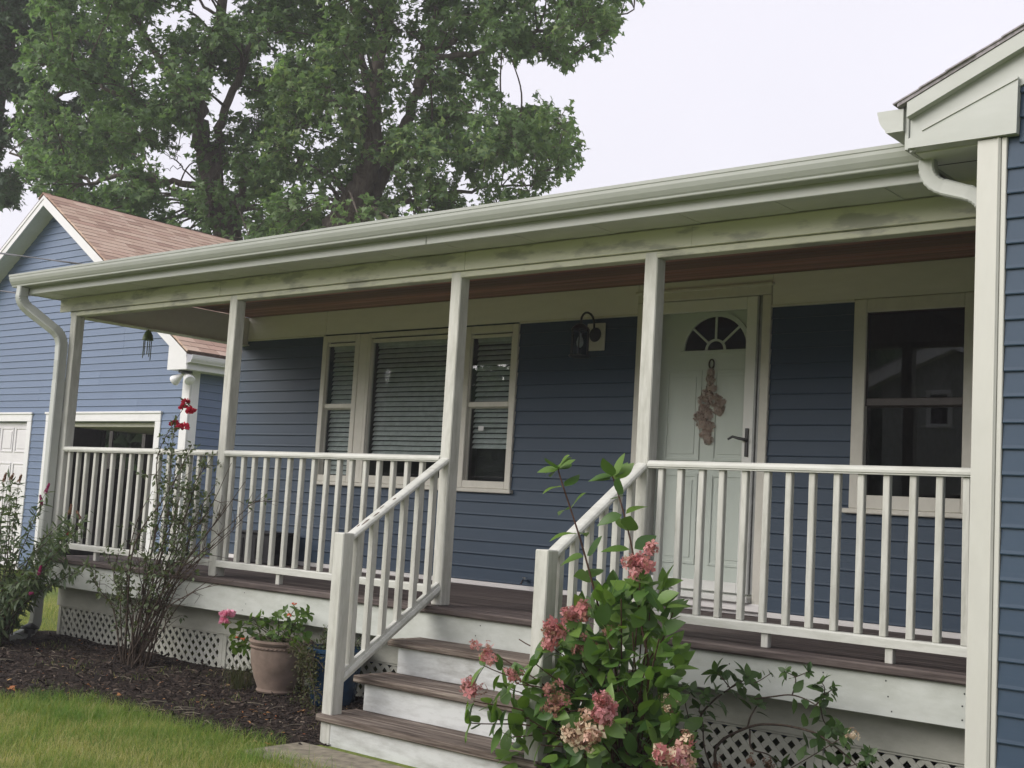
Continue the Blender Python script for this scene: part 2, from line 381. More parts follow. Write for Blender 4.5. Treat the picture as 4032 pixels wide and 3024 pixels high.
def bed_mesh(name, P, step, kw):
    xs = [p[0] for p in P]; ys = [p[1] for p in P]; mb = MB(); idx = {}
    nx = int((max(xs)-min(xs))/step)+1; ny = int((max(ys)-min(ys))/step)+1
    for i in range(nx):
        for j in range(ny):
            x = min(xs)+i*step; y = min(ys)+j*step
            if not inpoly(x+step/2, y+step/2, P): continue
            q = []
            for a, b in ((i, j), (i+1, j), (i+1, j+1), (i, j+1)):
                if (a, b) not in idx:
                    X = min(xs)+a*step; Y = min(ys)+b*step; idx[(a, b)] = len(mb.v)
                    jx = .012*noise.noise(Vector((X*9, Y*9, 5))); mb.v.append((X+jx, Y+jx, bed_z(X, Y, P)))
                q.append(idx[(a, b)])
            mb.f.append(tuple(q))
    return mb.build(name, M['mulch'], smooth=True, **kw)
bed_mesh('mulch_bed', BED, .03, dict(kind='structure')); bed_mesh('mulch_bed', BEDR, .04, dict(kind='structure'))
# concrete slab at the foot of the steps
mb = MB(); mb.box(1.08, 2.95, -1.46, -1.0, GZ-.1, GZ+.014, .012)
mb.build('path', M['concrete'], kind='structure')

# ------------------------------------------------------------------ siding
def siding(parent, P0, U, N, urange, z0, z1, ops, ex, mat, seed, seam=3.4, name='siding_board'):
    r = random.Random(seed); P0 = Vector(P0); U = Vector(U); N = Vector(N); i = 0; z = z0
    while z < z1-.02:
        zt = min(z+ex, z1); zm = (z+zt)/2; segs = [urange(zm)]
        for (a, b, c, d) in ops:
            if c < zm < d:
                new = []
                for s0, s1 in segs:
                    if b <= s0 or a >= s1: new.append((s0, s1)); continue
                    if a > s0: new.append((s0, a))
                    if b < s1: new.append((b, s1))
                segs = new
        if i % 2 == 0: off = r.uniform(0, seam)
        for s0, s1 in segs:
            cuts = [s0]; k = math.ceil((s0-off)/seam)
            while off+k*seam < s1-.3:
                if off+k*seam > s0+.3: cuts.append(off+k*seam)
                k += 1
            cuts.append(s1)
            for q in range(len(cuts)-1):
                a = cuts[q]; b = cuts[q+1]-(.0015 if q < len(cuts)-2 else 0); e = .0015 if q % 2 else 0
                prof = [(0, z+.001), (.015+e, z+.001), (.017+e, z+.006), (.014+e, z+.02), (.004, zt+.004), (0, zt+.004)]
                mb = MB(); mb.prism([P0+N*n+Vector((0, 0, zz)) for n, zz in prof], U*a, U*b)
                mb.build(name, mat, parent)
        z += ex; i += 1

# ------------------------------------------------------------------ house
house = thing('house', (0, 4, GZ), 'blue house with white trim behind the porch, its wing reaching forward beside it', 'house')
wall = MB()
XL, XR = -3.69, 4.95
ops = [(-2.36, .08, .86, 2.27), (1.36, 2.48, .0, 2.30), (3.19, 4.00, .84, 2.24)]
def wallcore(mb, x0, x1, z0, z1, y0, y1, ops):
    xs = sorted({x0, x1, *[o[0] for o in ops], *[o[1] for o in ops]})
    for a, b in zip(xs, xs[1:]):
        zs = [(z0, z1)]
        for o in ops:
            if o[0] <= (a+b)/2 <= o[1]: zs = [(s, t) for s, t in ((z0, max(z0, o[2])), (o[3], z1)) if t-s > .01]
        for s, t in zs: mb.box(a, b, y0, y1, s, t)
wallcore(wall, XL, 9.0, GZ-.05, 2.60, D+.001, D+.12, [(-2.36, .08, .86, 2.22), (1.36, 2.48, .05, 2.38), (3.22, 3.97, .86, 2.21)])
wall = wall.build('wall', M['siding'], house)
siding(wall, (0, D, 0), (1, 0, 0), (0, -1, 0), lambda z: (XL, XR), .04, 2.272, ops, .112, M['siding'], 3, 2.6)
# dark rooms behind the panes
mb = MB(); Y0, Y1 = D+.125, D+3.2
for a in ((-3.6, 4.9, Y1, Y1+.05, 0, 2.5), (-3.65, -3.6, Y0, Y1, 0, 2.5), (4.9, 4.95, Y0, Y1, 0, 2.5), (-3.6, 4.9, Y0, Y1, -.06, 0), (-3.6, 4.9, Y0, Y1, 2.5, 2.55), (.5, .56, Y0, Y1, 0, 2.5), (2.9, 2.95, Y0, Y1, 0, 2.5)): mb.box(*a)
mb.build('room_lining', M['dark'], house)
bx(XL, XR, D-.012, D-.001, .0, .042, b=.004).build('base_trim', M['trim'], house)
# frieze boards with a joint
for a, b in ((XL+.1, -2.372), (-2.370, 1.325), (2.515, 4.95)): bx(a, b, D-.022, D, 2.272, 2.506, b=.003).build('frieze_board', M['trim'], house)
bx(1.327, 2.513, D-.020, D, 2.435, 2.506, b=.003).build('frieze_board', M['trim'], house)
for a, b in ((XL+.1, -2.39), (.108, 1.33), (2.51, 3.16)): bx(a, b, D-.028, D-.001, 2.256, 2.274, b=.003).build('frieze_strip', M['casing'], house)
# windows
def frame(mb, x0, x1, z0, z1, w, y0, y1, b=.004, wb=None, wt=None):
    wb = wb or w; wt = wt or w
    mb.box(x0, x0+w, y0, y1, z0, z1, b); mb.box(x1-w, x1, y0, y1, z0, z1, b)
    mb.box(x0+w, x1-w, y0+.001, y1, z0, z0+wb, b); mb.box(x0+w, x1-w, y0+.001, y1, z1-wt, z1, b)
def blinds(win, x0, x1, z0, z1, y, tilt=58, pitch=.046):
    z = z1-.05; me = None
    bx(x0, x1, y-.02, y+.02, z1-.045, z1, b=.004).build('head_rail', M['blind'], win)
    while z > z0:
        if me is None:
            m = MB(); a = math.radians(tilt); R = Matrix.Rotation(a, 3, 'X')
            n = 4; sec = [(-.024+.048*i/n, .004*math.sin(math.pi*i/n)) for i in range(n+1)]
            loop = sec+[(p, q-.0015) for p, q in sec[::-1]]
            m.prism([R@Vector((0, p, q)) for p, q in loop], (-(x1-x0)/2, 0, 0), ((x1-x0)/2, 0, 0))
            me = m.mesh('blind_slat', M['blind'])
        link('blind_slat', me, win, ((x0+x1)/2, y, z), Matrix.Rotation(rng.gauss(0, .05), 3, 'X').to_quaternion()); z -= pitch
def window(x0, x1, z0, z1, gl, mat, single=False, bl=True, label=None):
    mb = MB(); frame(mb, x0, x1, z0, z1, gl[0]-x0-.006, D-.035, D+.02, .005, None, None)
    win = mb.build('window', mat, house, label=label)
    gx0, gx1, gz0, gz1, zr0, zr1, sm = gl[0], gl[1], gl[2], gl[3], gl[4], gl[5], gl[6]
    if single:
        mb = MB(); frame(mb, gx0-.035, gx1+.035, gz0-.035, gz1+.035, .035, D-.018, D+.03); mb.build('sash', sm, win)
        bx(gx0-.004, gx1+.004, D+.008, D+.014, gz0-.004, gz1+.004).build('pane', M['glass'], win)
    else:
        mb = MB(); frame(mb, gx0-.03, gx1+.03, zr0, gz1+.03, .03, D-.016, D+.012, .004, zr1-zr0); mb.build('sash', sm, win)
        bx(gx0-.004, gx1+.004, D-.004, D+.002, zr1-.004, gz1+.004).build('pane', M['glass'], win)
        mb = MB(); frame(mb, gx0-.03, gx1+.03, gz0-.03, zr0+.02, .03, D+.014, D+.04); mb.build('sash', sm, win)
        bx(gx0-.004, gx1+.004, D+.024, D+.030, gz0-.004, zr0).build('pane', M['glass'], win)
    if bl: blinds(win, gx0+.01, gx1-.01, gz0+bl[0], gz1+.02, D+.066, bl[1])
    return win
C = M['casing']
w1 = window(-2.391, -1.865, .83, 2.255, (-2.322, -1.896, .885, 2.15, 1.54, 1.585, C), C, bl=(.0, 58), label='narrow left sash window of the triple window')
w2 = window(-1.748, -.615, .83, 2.255, (-1.700, -.660, .905, 2.165, 0, 0, C), C, True, bl=(.14, 56), label='wide fixed centre pane of the triple window')
w3 = window(-.500, .109, .83, 2.255, (-.430, .022, .885, 2.15, 1.54, 1.585, C), C, bl=(.28, 52), label='narrow right sash window of the triple window')
for a, b in ((-1.864, -1.749), (-.614, -.501)): bx(a, b, D-.030, D+.02, .832, 2.253, b=.004).build('mullion_trim', C, house)
bx(-2.41, .128, D-.05, D-.001, .795, .829, b=.006).build('window_sill', C, house)
bx(-.33, -.27, D+.0205, D+.0235, 1.335, 1.375).build('sticker', M['gwhite'], w3)
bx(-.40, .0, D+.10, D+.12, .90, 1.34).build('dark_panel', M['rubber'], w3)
w4 = window(3.162, 4.030, .81, 2.268, (3.262, 3.932, .905, 2.17, 1.519, 1.573, M['brown']), M['casing'], bl=None, label='brown framed sash window in wide white casing')
bx(3.12, 4.07, D-.05, D-.001, .775, .809, b=.006).build('window_sill', C, house)
# front door: white slab with a fan light, behind a glazed storm door
dr = MB(); Yd = D+.105
dr.box(1.44, 2.40, Yd, Yd+.045, .12, 2.34, .003); dr = dr.build('entry_door', M['door'], house)
def panel(x0, x1, z0, z1):
    m = MB(); frame(m, x0, x1, z0, z1, .022, Yd-.010, Yd-.0005, .006); m.box(x0+.05, x1-.05, Yd-.006, Yd-.0004, z0+.05, z1-.05, .005)
    m.build('door_panel', M['door'], dr)
for a, b in ((1.55, 1.87), (1.98, 2.30)):
    panel(a, b, 1.12, 1.82); panel(a, b, .33, 1.02)
cx, cz, rx, rz = 1.98, 1.975, .275, .258
def arc(r, n=20, sx=1.0): return [(cx+rx*r*math.cos(math.pi*i/n), cz+rz*r*math.sin(math.pi*i/n)) for i in range(n+1)]
m = MB(); m.prism([(x, Yd-.0015, z) for x, z in arc(1.0)], (0, -.002, 0), (0, 0, 0)); m.build('fan_light_pane', M['glass'], dr)
m = MB(); m.prism([(x, Yd-.0012, z) for x, z in arc(1.0)], (0, 0, 0), (0, .001, 0)); m.build('fan_light_backing', M['rubber'], dr)
m = MB()
o, i2 = arc(1.14), arc(1.0)
for k in range(20): m.prism([(o[k][0], Yd, o[k][1]), (o[k+1][0], Yd, o[k+1][1]), (i2[k+1][0], Yd, i2[k+1][1]), (i2[k][0], Yd, i2[k][1])], (0, -.018, 0), (0, -.0003, 0))
m.box(cx-rx*1.14, cx+rx*1.14, Yd-.017, Yd-.0004, cz-.035, cz-.001, .004)
o, i2 = arc(.33), arc(.26)
for k in range(20): m.prism([(o[k][0], Yd, o[k][1]), (o[k+1][0], Yd, o[k+1][1]), (i2[k+1][0], Yd, i2[k+1][1]), (i2[k][0], Yd, i2[k][1])], (0, -.012, 0), (0, -.004, 0))
for a in (math.radians(42), math.pi/2, math.radians(138)):
    p, q = Vector((cx+rx*.3*math.cos(a), Yd-.008, cz+rz*.3*math.sin(a))), Vector((cx+rx*1.02*math.cos(a), Yd-.008, cz+rz*1.02*math.sin(a)))
    d = (q-p).normalized(); m.obox((p+q)/2, Matrix((d, (0, 1, 0), d.cross(Vector((0, 1, 0))))).transposed(), ((q-p).length/2, .0045, .009), .002)
m.build('fan_light_muntins', M['door'], dr)
# casing and storm door
m = MB(); m.box(1.330, 1.420, D-.034, D+.10, .03, 2.352, .006); m.box(2.440, 2.512, D-.034, D+.10, .03, 2.352, .006); m.box(1.330, 2.512, D-.036, D+.10, 2.354, 2.43, .006)
m.box(1.315, 2.530, D-.055, D-.01, 2.418, 2.445, .008); m.build('door_casing', M['casing'], house)
m = MB(); frame(m, 1.424, 2.394, .15, 2.349, .088, D-.022, D+.012, .005, .075, .092); st = m.build('storm_door', M['door'], house)
m = MB(); m.box(2.396, 2.412, D-.030, D+.01, .15, 2.349, .003); m.box(2.416, 2.438, D-.018, D+.01, .15, 2.349, .003); m.build('door_channel', M['grey_metal'], st)
bx(1.508, 2.310, D-.006, D-.001, .221, 2.262).build('pane', M['storm'], st)
m = MB(); m.box(2.335, 2.363, D-.034, D-.022, 1.15, 1.36, .005); m.tube([(2.349, D-.034, 1.27), (2.349, D-.065, 1.275), (2.30, D-.072, 1.283), (2.255, D-.070, 1.295), (2.215, D-.066, 1.275)], [.012, .012, .011, .010, .008], 8)
m.build('door_handle', M['black'], st, smooth=True)
m = MB(); m.box(1.36, 2.43, D-.085, D+.10, .09, .135, .006); m.build('threshold', M['door'], house)
bx(1.33, 2.515, D-.05, D+.1, .03, .088, b=.005).build('door_step', M['trim'], house)
# ---- wing
WX, WY = 4.936, -.60
ww = MB(); ww.box(WX+.01, 9.45, WY+.001, WY+.1, GZ-.05, 2.45); ww.box(WX+.001, WX+.1, WY+.11, D, GZ-.05, 2.45)
SL = .454; ex0, ez0 = 4.60, 2.672
def rz_(x): return ez0+SL*(min(x, 14.4-x)-ex0)
ww.prism([(WX+.01, WY+.05, 2.452), (9.45, WY+.05, 2.452), (9.45, WY+.05, rz_(9.45)-.05), (7.2, WY+.05, rz_(7.2)-.05), (WX+.01, WY+.05, rz_(WX)-.05)], (0, -.049, 0), (0, .05, 0))
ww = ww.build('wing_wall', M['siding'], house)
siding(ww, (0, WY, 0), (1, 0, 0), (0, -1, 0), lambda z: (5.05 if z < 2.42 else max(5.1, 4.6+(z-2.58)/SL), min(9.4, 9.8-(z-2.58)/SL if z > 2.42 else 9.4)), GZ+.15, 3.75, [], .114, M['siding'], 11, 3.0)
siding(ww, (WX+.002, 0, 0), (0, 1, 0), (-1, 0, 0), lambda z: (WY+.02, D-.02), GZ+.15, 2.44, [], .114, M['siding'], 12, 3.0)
m = MB(); m.box(WX-.018, 5.022, WY-.028, WY+.06, GZ+.02, 2.452, .004); m.box(5.024, 5.047, WY-.021, WY+.02, GZ+.02, 2.452, .003)
m.tube([(5.012, WY-.029, GZ+.02), (5.012, WY-.029, 2.452)], .004, 6); m.build('corner_board', M['wingpost'], house)
# cornice return, rake boards and wing roof
yf = WY-.028
m = MB(); m.prism([(4.600, yf, 2.455), (5.096, yf, 2.455), (5.10, yf, 2.702), (4.668, yf, 2.528), (4.600, yf, 2.50)], (0, -.020, 0), (0, .06, 0)); m.prism([(4.668, yf, 2.528), (5.10, yf, 2.702), (5.10, yf, 2.712), (4.668, yf, 2.538)], (0, -.026, 0), (0, .0, 0)); m.build('cornice_return', M['gutter'], house)
m = MB(); m.prism([(4.601, yf, 2.44), (4.601, yf, 2.66), (7.2, yf, rz_(7.2)-.02), (7.2, yf, rz_(7.2)-.21), (4.70, yf, 2.49)], (0, .004, 0), (0, .03, 0)); m.build('rake_frieze', M['gutter'], house)
m = MB(); m.prism([(4.600, yf, 2.600), (4.600, yf, 2.672), (7.2, yf, rz_(7.2)), (7.2, yf, rz_(7.2)-.078)], (0, -.040, 0), (0, .003, 0))
m.prism([(9.8, yf, 2.600), (9.8, yf, 2.672), (7.2, yf, rz_(7.2)), (7.2, yf, rz_(7.2)-.078)], (0, -.026, 0), (0, .003, 0)); m.build('rake_board', M['gutter'], house)
bx(4.602, WX-.002, yf+.07, 1.95, 2.452, 2.462, b=.002).build('wing_soffit', M['soffit'], house)
for k in range(5): bx(4.604, WX-.004, yf+.30+k*.42, yf+.304+k*.42, 2.4495, 2.453).build('soffit_seam', M['black'], house)
bx(4.578, 4.598, yf-.005, 3.0, 2.452, 2.665, b=.003).build('wing_fascia', M['gutter'], house)
rf = MB()
for x0, x1 in ((4.555, 7.2), (9.845, 7.2)): rf.prism([(x0, yf, rz_(4.555)+.004), (x1, yf, rz_(7.2)+.004), (x1, yf, rz_(7.2)+.022), (x0, yf, rz_(4.555)+.022)], (0, -.045, 0), (0, 6, 0))
rf = rf.build('wing_roof', M['gshingle'], house)
me = None
for k in range(22):        # shingle courses show as steps along the rake
    x0 = 4.54+k*.125; a = math.atan(SL); m = MB()
    m.obox((x0+.066*math.cos(a), yf+.45, rz_(x0)+.026+.066*math.sin(a)), Matrix.Rotation(-a+.02, 3, 'Y'), (.072, .50+.004*(k % 3), .004), .001)
    m.build('shingle', M['gshingle'], rf)
def gutter_prof(): return [(0, 0), (-.082, 0), (-.086, .004), (-.088, .014), (-.096, .022), (-.112, .045), (-.122, .070), (-.124, .088), (-.128, .092), (-.130, .110), (-.118, .112), (-.116, .106), (-.120, .090), (-.108, .048), (-.084, .018), (-.078, .004), (-.003, .004), (-.003, .108), (0, .108)]
m = MB(); m.prism([(4.577+n, yf, 2.542+z) for n, z in gutter_prof()], (0, -.02, 0), (0, 1.2, 0))
m.prism([(4.577+n, yf, 2.542+z) for n, z in gutter_prof()[:10]+[(0, .108)]], (0, -.024, 0), (0, -.0205, 0)); m.build('wing_gutter', M['gutter'], house)
SECT = [(-1, -.72), (-.8, -.9), (-.4, -.86), (0, -.9), (.4, -.86), (.8, -.9), (1, -.72), (1, .72), (.8, .9), (.4, .86), (0, .9), (-.4, .86), (-.8, .9), (-1, .72)]
def smoothpath(pts, n=6, r=.09):
    pts = [Vector(p) for p in pts]; out = [pts[0]]
    for a, b, c in zip(pts, pts[1:], pts[2:]):
        d1 = min(r, (b-a).length*.49); d2 = min(r, (c-b).length*.49); p = b+(a-b).normalized()*d1; q = b+(c-b).normalized()*d2
        for i in range(n+1):
            t = i/n; out.append(p*(1-t)**2+b*2*t*(1-t)+q*t*t)
    return out+[pts[-1]]
def downspout(name, pts, rad, parent, up, n=13):
    P = smoothpath(pts, n, .10); R = []
    for i, p in enumerate(P): R.append(rad*(1.0 if i in (0, len(P)-1) or (i % 2) else 1.085))
    m = MB(); m.tube(P, R, sect=SECT, up=up); return m.build(name, M['gutter'], parent, smooth=True)
yd = -.42
downspout('wing_downspout', [(4.62, yd, 2.56), (4.605, yd, 2.34), (4.90, yd, 2.235), (4.90, yd, 1.9), (4.90, yd, GZ+.1)], .036, house, (0, 1, 0))
# main roof: low pitch, one row of shingle tabs along the eave
rm = MB(); rm.prism([(0, -.375, 2.555), (0, 3.2, 2.555+.26*3.575), (0, 7.2, 2.6), (0, 7.2, 2.58), (0, 3.2, 2.53+.26*3.575), (0, -.375, 2.540)], (-3.93, 0, 0), (4.58, 0, 0))
rm = rm.build('roof', M['gshingle'], house); k = 0; x = -3.93
while x < 4.5:
    w = .305; m = MB(); m.obox((x+w/2, -.30, 2.576+.001*(k % 2)), Matrix.Rotation(math.atan(.26)-.02, 3, 'X'), (w/2-.003, .1+.004*rng.random(), .005+.003*rng.random()), .001)
    m.build('shingle', M['gshingle'], rm); x += w; k += 1
bx(XL-.15, XL, D+.13, 7.2, GZ, 2.56).build('end_wall', M['siding'], house)

# ------------------------------------------------------------------ porch
porch = thing('porch', (.6, 1, GZ), 'white railed front porch with square posts and weathered brown deck', 'porch')
PX = [-3.687, -1.305, 1.126, 2.712]; PW = .093
for x in PX:
    bx(x, x+PW, 0, PW, 0.002, 2.256, b=.006).build('post', M['paint_z'], porch, loc=(x, 0, 0))
# beam: stained outer board in lengths, step below, side beam
xs = [-3.85, -1.42, .02, 1.262, 3.05, 4.93]
for i, (a, b) in enumerate(zip(xs, xs[1:])): bx(a+(.0008 if i else 0), b-.0008, -.022+.001*(i % 2), -.001, 2.257, 2.383, b=.002).build('beam_board', M['beam'], porch)
bx(-3.70, 4.93, .0005, .092, 2.214, 2.2565, b=.004).build('beam_strip', M['beam'], porch)
bx(-3.70, 4.93, .003, .088, 2.2575, 2.54).build('beam_core', M['trim'], porch)
bx(-3.69, -3.60, .094, D-.001, 2.222, 2.507, b=.004).build('side_beam', M['trim'], porch)
bx(-3.72, -3.57, .095, D-.0015, 2.207, 2.2215, b=.003).build('side_beam_cap', M['casing'], porch)
y = .094; k = 0
while y < D-.01:
    bx(-3.60, 4.93, y, min(y+.0865, D-.002), 2.508+.0006*(k % 3), 2.524, b=.004).build('ceiling_board', M['ceil'], porch); y += .0885; k += 1
# soffit panels, fascia, gutter
x = -3.90; k = 0
while x < 4.57:
    b = min(x+.305, 4.572); bx(x+.0012, b-.0012, -.300, -.031, 2.384+.003*(k % 2), 2.392, b=.0015).build('soffit_panel', M['soffit'], porch); x = b; k += 1
for a, b in ((-3.93, 1.172), (1.176, 4.574)): bx(a, b, -.318, -.301, 2.380, 2.552, b=.004).build('fascia_board', M['gutter'], porch)
bx(-3.93, -3.902, -.300, D, 2.380, 2.55, b=.003).build('gable_fascia', M['gutter'], porch)
m = MB(); m.prism([(0, -.3185+n, 2.444+z) for n, z in gutter_prof()], (-4.055, 0, 0), (4.574, 0, 0))
m.prism([(0, -.3185+n, 2.444+z) for n, z in gutter_prof()[:10]+[(0, .108)]], (-4.059, 0, 0), (-4.0555, 0, 0)); m.build('gutter', M['gutter'], porch)
downspout('downspout', [(-3.93, -.365, 2.446), (-3.95, -.365, 2.30), (-3.70, -.06, 2.02), (-3.70, -.055, 1.7), (-3.70, -.055, GZ+.14), (-3.70, -.30, GZ+.05)], .043, porch, (1, 0, 0))
# deck
y = -.09; k = 0
for k in range(15):
    y1 = min(y+.1385, D-.014); nm = 'deck_board'
    bx(-3.74, 4.93, y+.002, y1-.002, -.045, (-.0005 if k else .0), b=.009 if k == 0 else .004).build(nm, M['deck'], porch); y = y1
    if y > D-.03: break
bx(-3.735, 4.93, -.058, -.030, -.252, -.046, b=.003).build('deck_fascia', M['fascia'], porch)
bx(-3.735, -3.707, -.030, D-.01, -.252, -.046, b=.003).build('deck_fascia', M['fascia'], porch)
for a, b in ((-3.69, 1.19), (2.745, 4.93)): bx(a, b, .135, .16, -.452, -.20, b=.003).build('skirt_board', M['skirt'], porch)
bx(-3.69, -3.665, .16, D, -.452, -.20, b=.003).build('skirt_board', M['skirt'], porch)
bx(-3.688, -3.667, .30, D, GZ-.02, -.4535, b=.003).build('skirt_board', M['skirt'], porch)  # added solid panel, blocks light from the open side behind the lattice
for a, b in ((1.02, 1.1), (2.86, 2.94), (-3.67, -3.59)): bx(a, b, .165, .25, GZ, -.05, b=.003).build('pier', M['skirt'], porch)
m = MB()
for X in (-3.2, -2.0, -.75, .45, 1.6, 2.35, 3.02, 3.42, 3.98, 4.32, 4.70):
    for zz in (-.085, -.15, -.215):
        px = X+rng.gauss(0, .012); pz = zz+rng.gauss(0, .006)
        m.add([(px+.0042*math.cos(a*math.pi/4), -.0592, pz+.0045*math.sin(a*math.pi/4)) for a in range(8)], [tuple(range(8))])
m.build('screw_heads', M['black'], porch, kind='stuff')
# lattice: crossed slats cut to each panel
def lattice(x0, x1, zt, zb, y):
    m = MB(); m.box(x0, x1, y-.012, y+.012, zt-.012, zt, .002)
    for a in (x0, x1-.045): m.box(a, a+.045, y-.013, y+.012, zb, zt-.0125, .002)
    p = m.build('lattice_panel', M['skirt'], porch); x0 += .046; x1 -= .046
    h = zt-.013-zb; w = .043; pitch = .092
    for sg in (1, -1):
        c = x0-h-.1
        while c < x1+h+.1:
            # slat centre line x = c + sg*(z-zb); clip the parallelogram to the panel
            poly = [(c-w/2, zb), (c+w/2, zb), (c+w/2+sg*h, zt-.013), (c-w/2+sg*h, zt-.013)]
            for lim, s in ((x0, 1), (x1, -1)):
                out = []
                for i in range(len(poly)):
                    a, b = poly[i], poly[(i+1) % len(poly)]; ia, ib = s*(a[0]-lim) >= 0, s*(b[0]-lim) >= 0
                    if ia: out.append(a)
                    if ia != ib:
                        t = (lim-a[0])/(b[0]-a[0]); out.append((lim, a[1]+t*(b[1]-a[1])))
                poly = out
                if len(poly) < 3: break
            if len(poly) >= 3:
                yy = y+(.001 if sg > 0 else -.0055); m = MB(); m.prism([(q[0], yy, q[1]) for q in poly], (0, 0, 0), (0, .005, 0)); m.build('slat', M['skirt'], p)
            c += pitch
for a, b in ((-3.665, -2.45), (-2.448, -1.23), (-1.228, -.01), (-.008, 1.185), (2.75, 3.85), (3.852, 4.928)): lattice(a, b, -.4525, GZ-.02, .155)
# railings
bal = bx(-.0185, .0185, -.0185, .0185, 0, .824, b=.004).mesh('baluster', M['paint_z'])
blk = bx(-.021, .021, -.021, .021, .001, .0795, b=.003).mesh('block', M['paint_z'])
RAIL = [(-.042, .965), (-.043, .978), (-.036, .992), (-.022, 1.0), (.022, 1.0), (.036, .992), (.043, .978), (.042, .965), (.034, .962), (.034, .955), (-.034, .955), (-.034, .962)]
RY = .033
def railing(x0, x1, balx, blocks):
    m = MB(); m.prism([(0, RY+a, z) for a, z in RAIL], (x0, 0, 0), (x1, 0, 0)); p = m.build('railing', M['paint_x'], porch, label='white railing section with turned-over cap')
    del p['label']
    m = MB(); m.prism([(0, RY+a, z) for a, z in ((-.036, .081), (-.036, .122), (-.028, .1305), (.028, .1305), (.036, .122), (.036, .081))], (x0, 0, 0), (x1, 0, 0)); m.build('bottom_rail', M['paint_x'], p)
    for x in balx: link('baluster', bal, p, (x+rng.gauss(0, .0015), RY, .131), Matrix.Rotation(rng.gauss(0, .0035), 3, 'Y').to_quaternion())
    for x in blocks: link('block', blk, p, (x, RY, 0))
railing(PX[0]+PW, PX[1], [-3.515+.1385*i for i in range(16)], (-2.95, -1.9))
railing(PX[1]+PW, PX[2], [-1.140+.1385*i for i in range(16)], (-.47, .27))
railing(PX[3]+PW, 4.92, [2.882+.1382*i for i in range(15)], (3.60, 4.30))

# ------------------------------------------------------------------ steps
steps = thing('front_steps', (1.96, -.5, GZ), 'three weathered brown treads with scuffed white risers and stair rails', 'steps')
for zt, y0, y1 in ((-.63, -.94, -.60), (-.42, -.65, -.325), (-.21, -.37, -.061)):
    ym = (y0+y1)/2
    bx(1.112, 2.825, y0, ym-.0015, zt-.043, zt, b=.007).build('tread', M['tread'], steps)
    bx(1.114, 2.823, ym+.0015, y1, zt-.043, zt-.0012, b=.006).build('tread', M['tread'], steps)
for (zb, zt, y) in ((GZ-.02, -.674, -.908), (-.629, -.464, -.618), (-.419, -.254, -.340)):
    a, b = (1.222, 2.712) if zb < -.7 else (1.19, 2.745)
    bx(a, b, y, y+.022, zb, zt, b=.002).build('riser', M['riser'], steps)
for x in (1.192, 1.95, 2.715): 
    m = MB(); m.prism([(x, -.88, GZ), (x, -.06, GZ), (x, -.06, -.256), (x, -.31, -.256), (x, -.31, -.466), (x, -.59, -.466), (x, -.59, -.676), (x, -.88, -.676)], (0, 0, 0), (.028, 0, 0)); m.build('stringer', M['riser'], steps)
HS = .645
for nx in (1.126, 2.712):
    m = MB(); x0, x1 = nx+.002, nx+.092
    m.box(x0, x1, -.907, -.817, GZ-.01, .462, .006); m.build('newel_post', M['paint_z'], steps)
    xc = nx+PW/2
    sh = lambda prof, zo: [(xc+a, 0, zo+z) for a, z in prof]
    prof = [(-.042, -.035), (-.044, -.020), (-.036, -.006), (-.022, .0), (.022, .0), (.036, -.006), (.044, -.020), (.042, -.035), (.030, -.042), (-.030, -.042)]
    m = MB(); m.prism(sh(prof, .985), (0, -.8165, -.8165*HS), (0, -.001, -.001*HS)); sr = m.build('stair_rail', M['paint_x'], steps)
    m = MB(); m.prism(sh([(-.034, -.075), (-.034, -.030), (-.026, -.022), (-.010, -.020), (-.010, 0), (.020, 0), (.020, -.020), (.032, -.024), (.040, -.045), (.032, -.072)], .152), (0, -.8165, -.8165*HS), (0, -.001, -.001*HS)); m.build('bottom_rail', M['paint_x'], sr)
    for k, yb in enumerate((-.745, -.617, -.486, -.355, -.224, -.093)):
        m = MB(); hw = .0185; zt_, zb_ = .942, .15
        pts = [(xc+sx*hw, yb+sy*hw, (zb_ if q == 0 else zt_)+HS*(yb+sy*hw)) for q in (0, 1) for sx, sy in ((-1, -1), (1, -1), (1, 1), (-1, 1))]
        m.add(pts, [(0, 3, 2, 1), (4, 5, 6, 7), (0, 1, 5, 4), (1, 2, 6, 5), (2, 3, 7, 6), (3, 0, 4, 7)]); m.build('baluster', M['paint_z'], sr)

# bare wood where the paint has flaked off the near handrail
sr0 = [o for o in steps.children if o.name.startswith('stair_rail')][0]; nrm = Vector((0, -HS, 1)).normalized(); alo = Vector((0, 1, HS)).normalized()
for yc, xo, ln, wd in ((-.70, .012, .085, .010), (-.62, .020, .06, .007), (-.55, -.006, .045, .006), (-.46, .010, .035, .010), (-.74, -.010, .03, .008)):
    c = Vector((1.126+PW/2+xo, yc, .985+HS*yc))+nrm*.0008; pts = []
    for k in range(10):
        a = 2*math.pi*k/10; pts.append(c+alo*(ln/2*math.cos(a)*rng.uniform(.7, 1.1))+Vector((1, 0, 0))*(wd*math.sin(a)*rng.uniform(.5, 1.2)))
    m = MB(); m.prism(pts, nrm*-.0015, nrm*.0004); m.build('bare_patch', M['tread'], sr0)

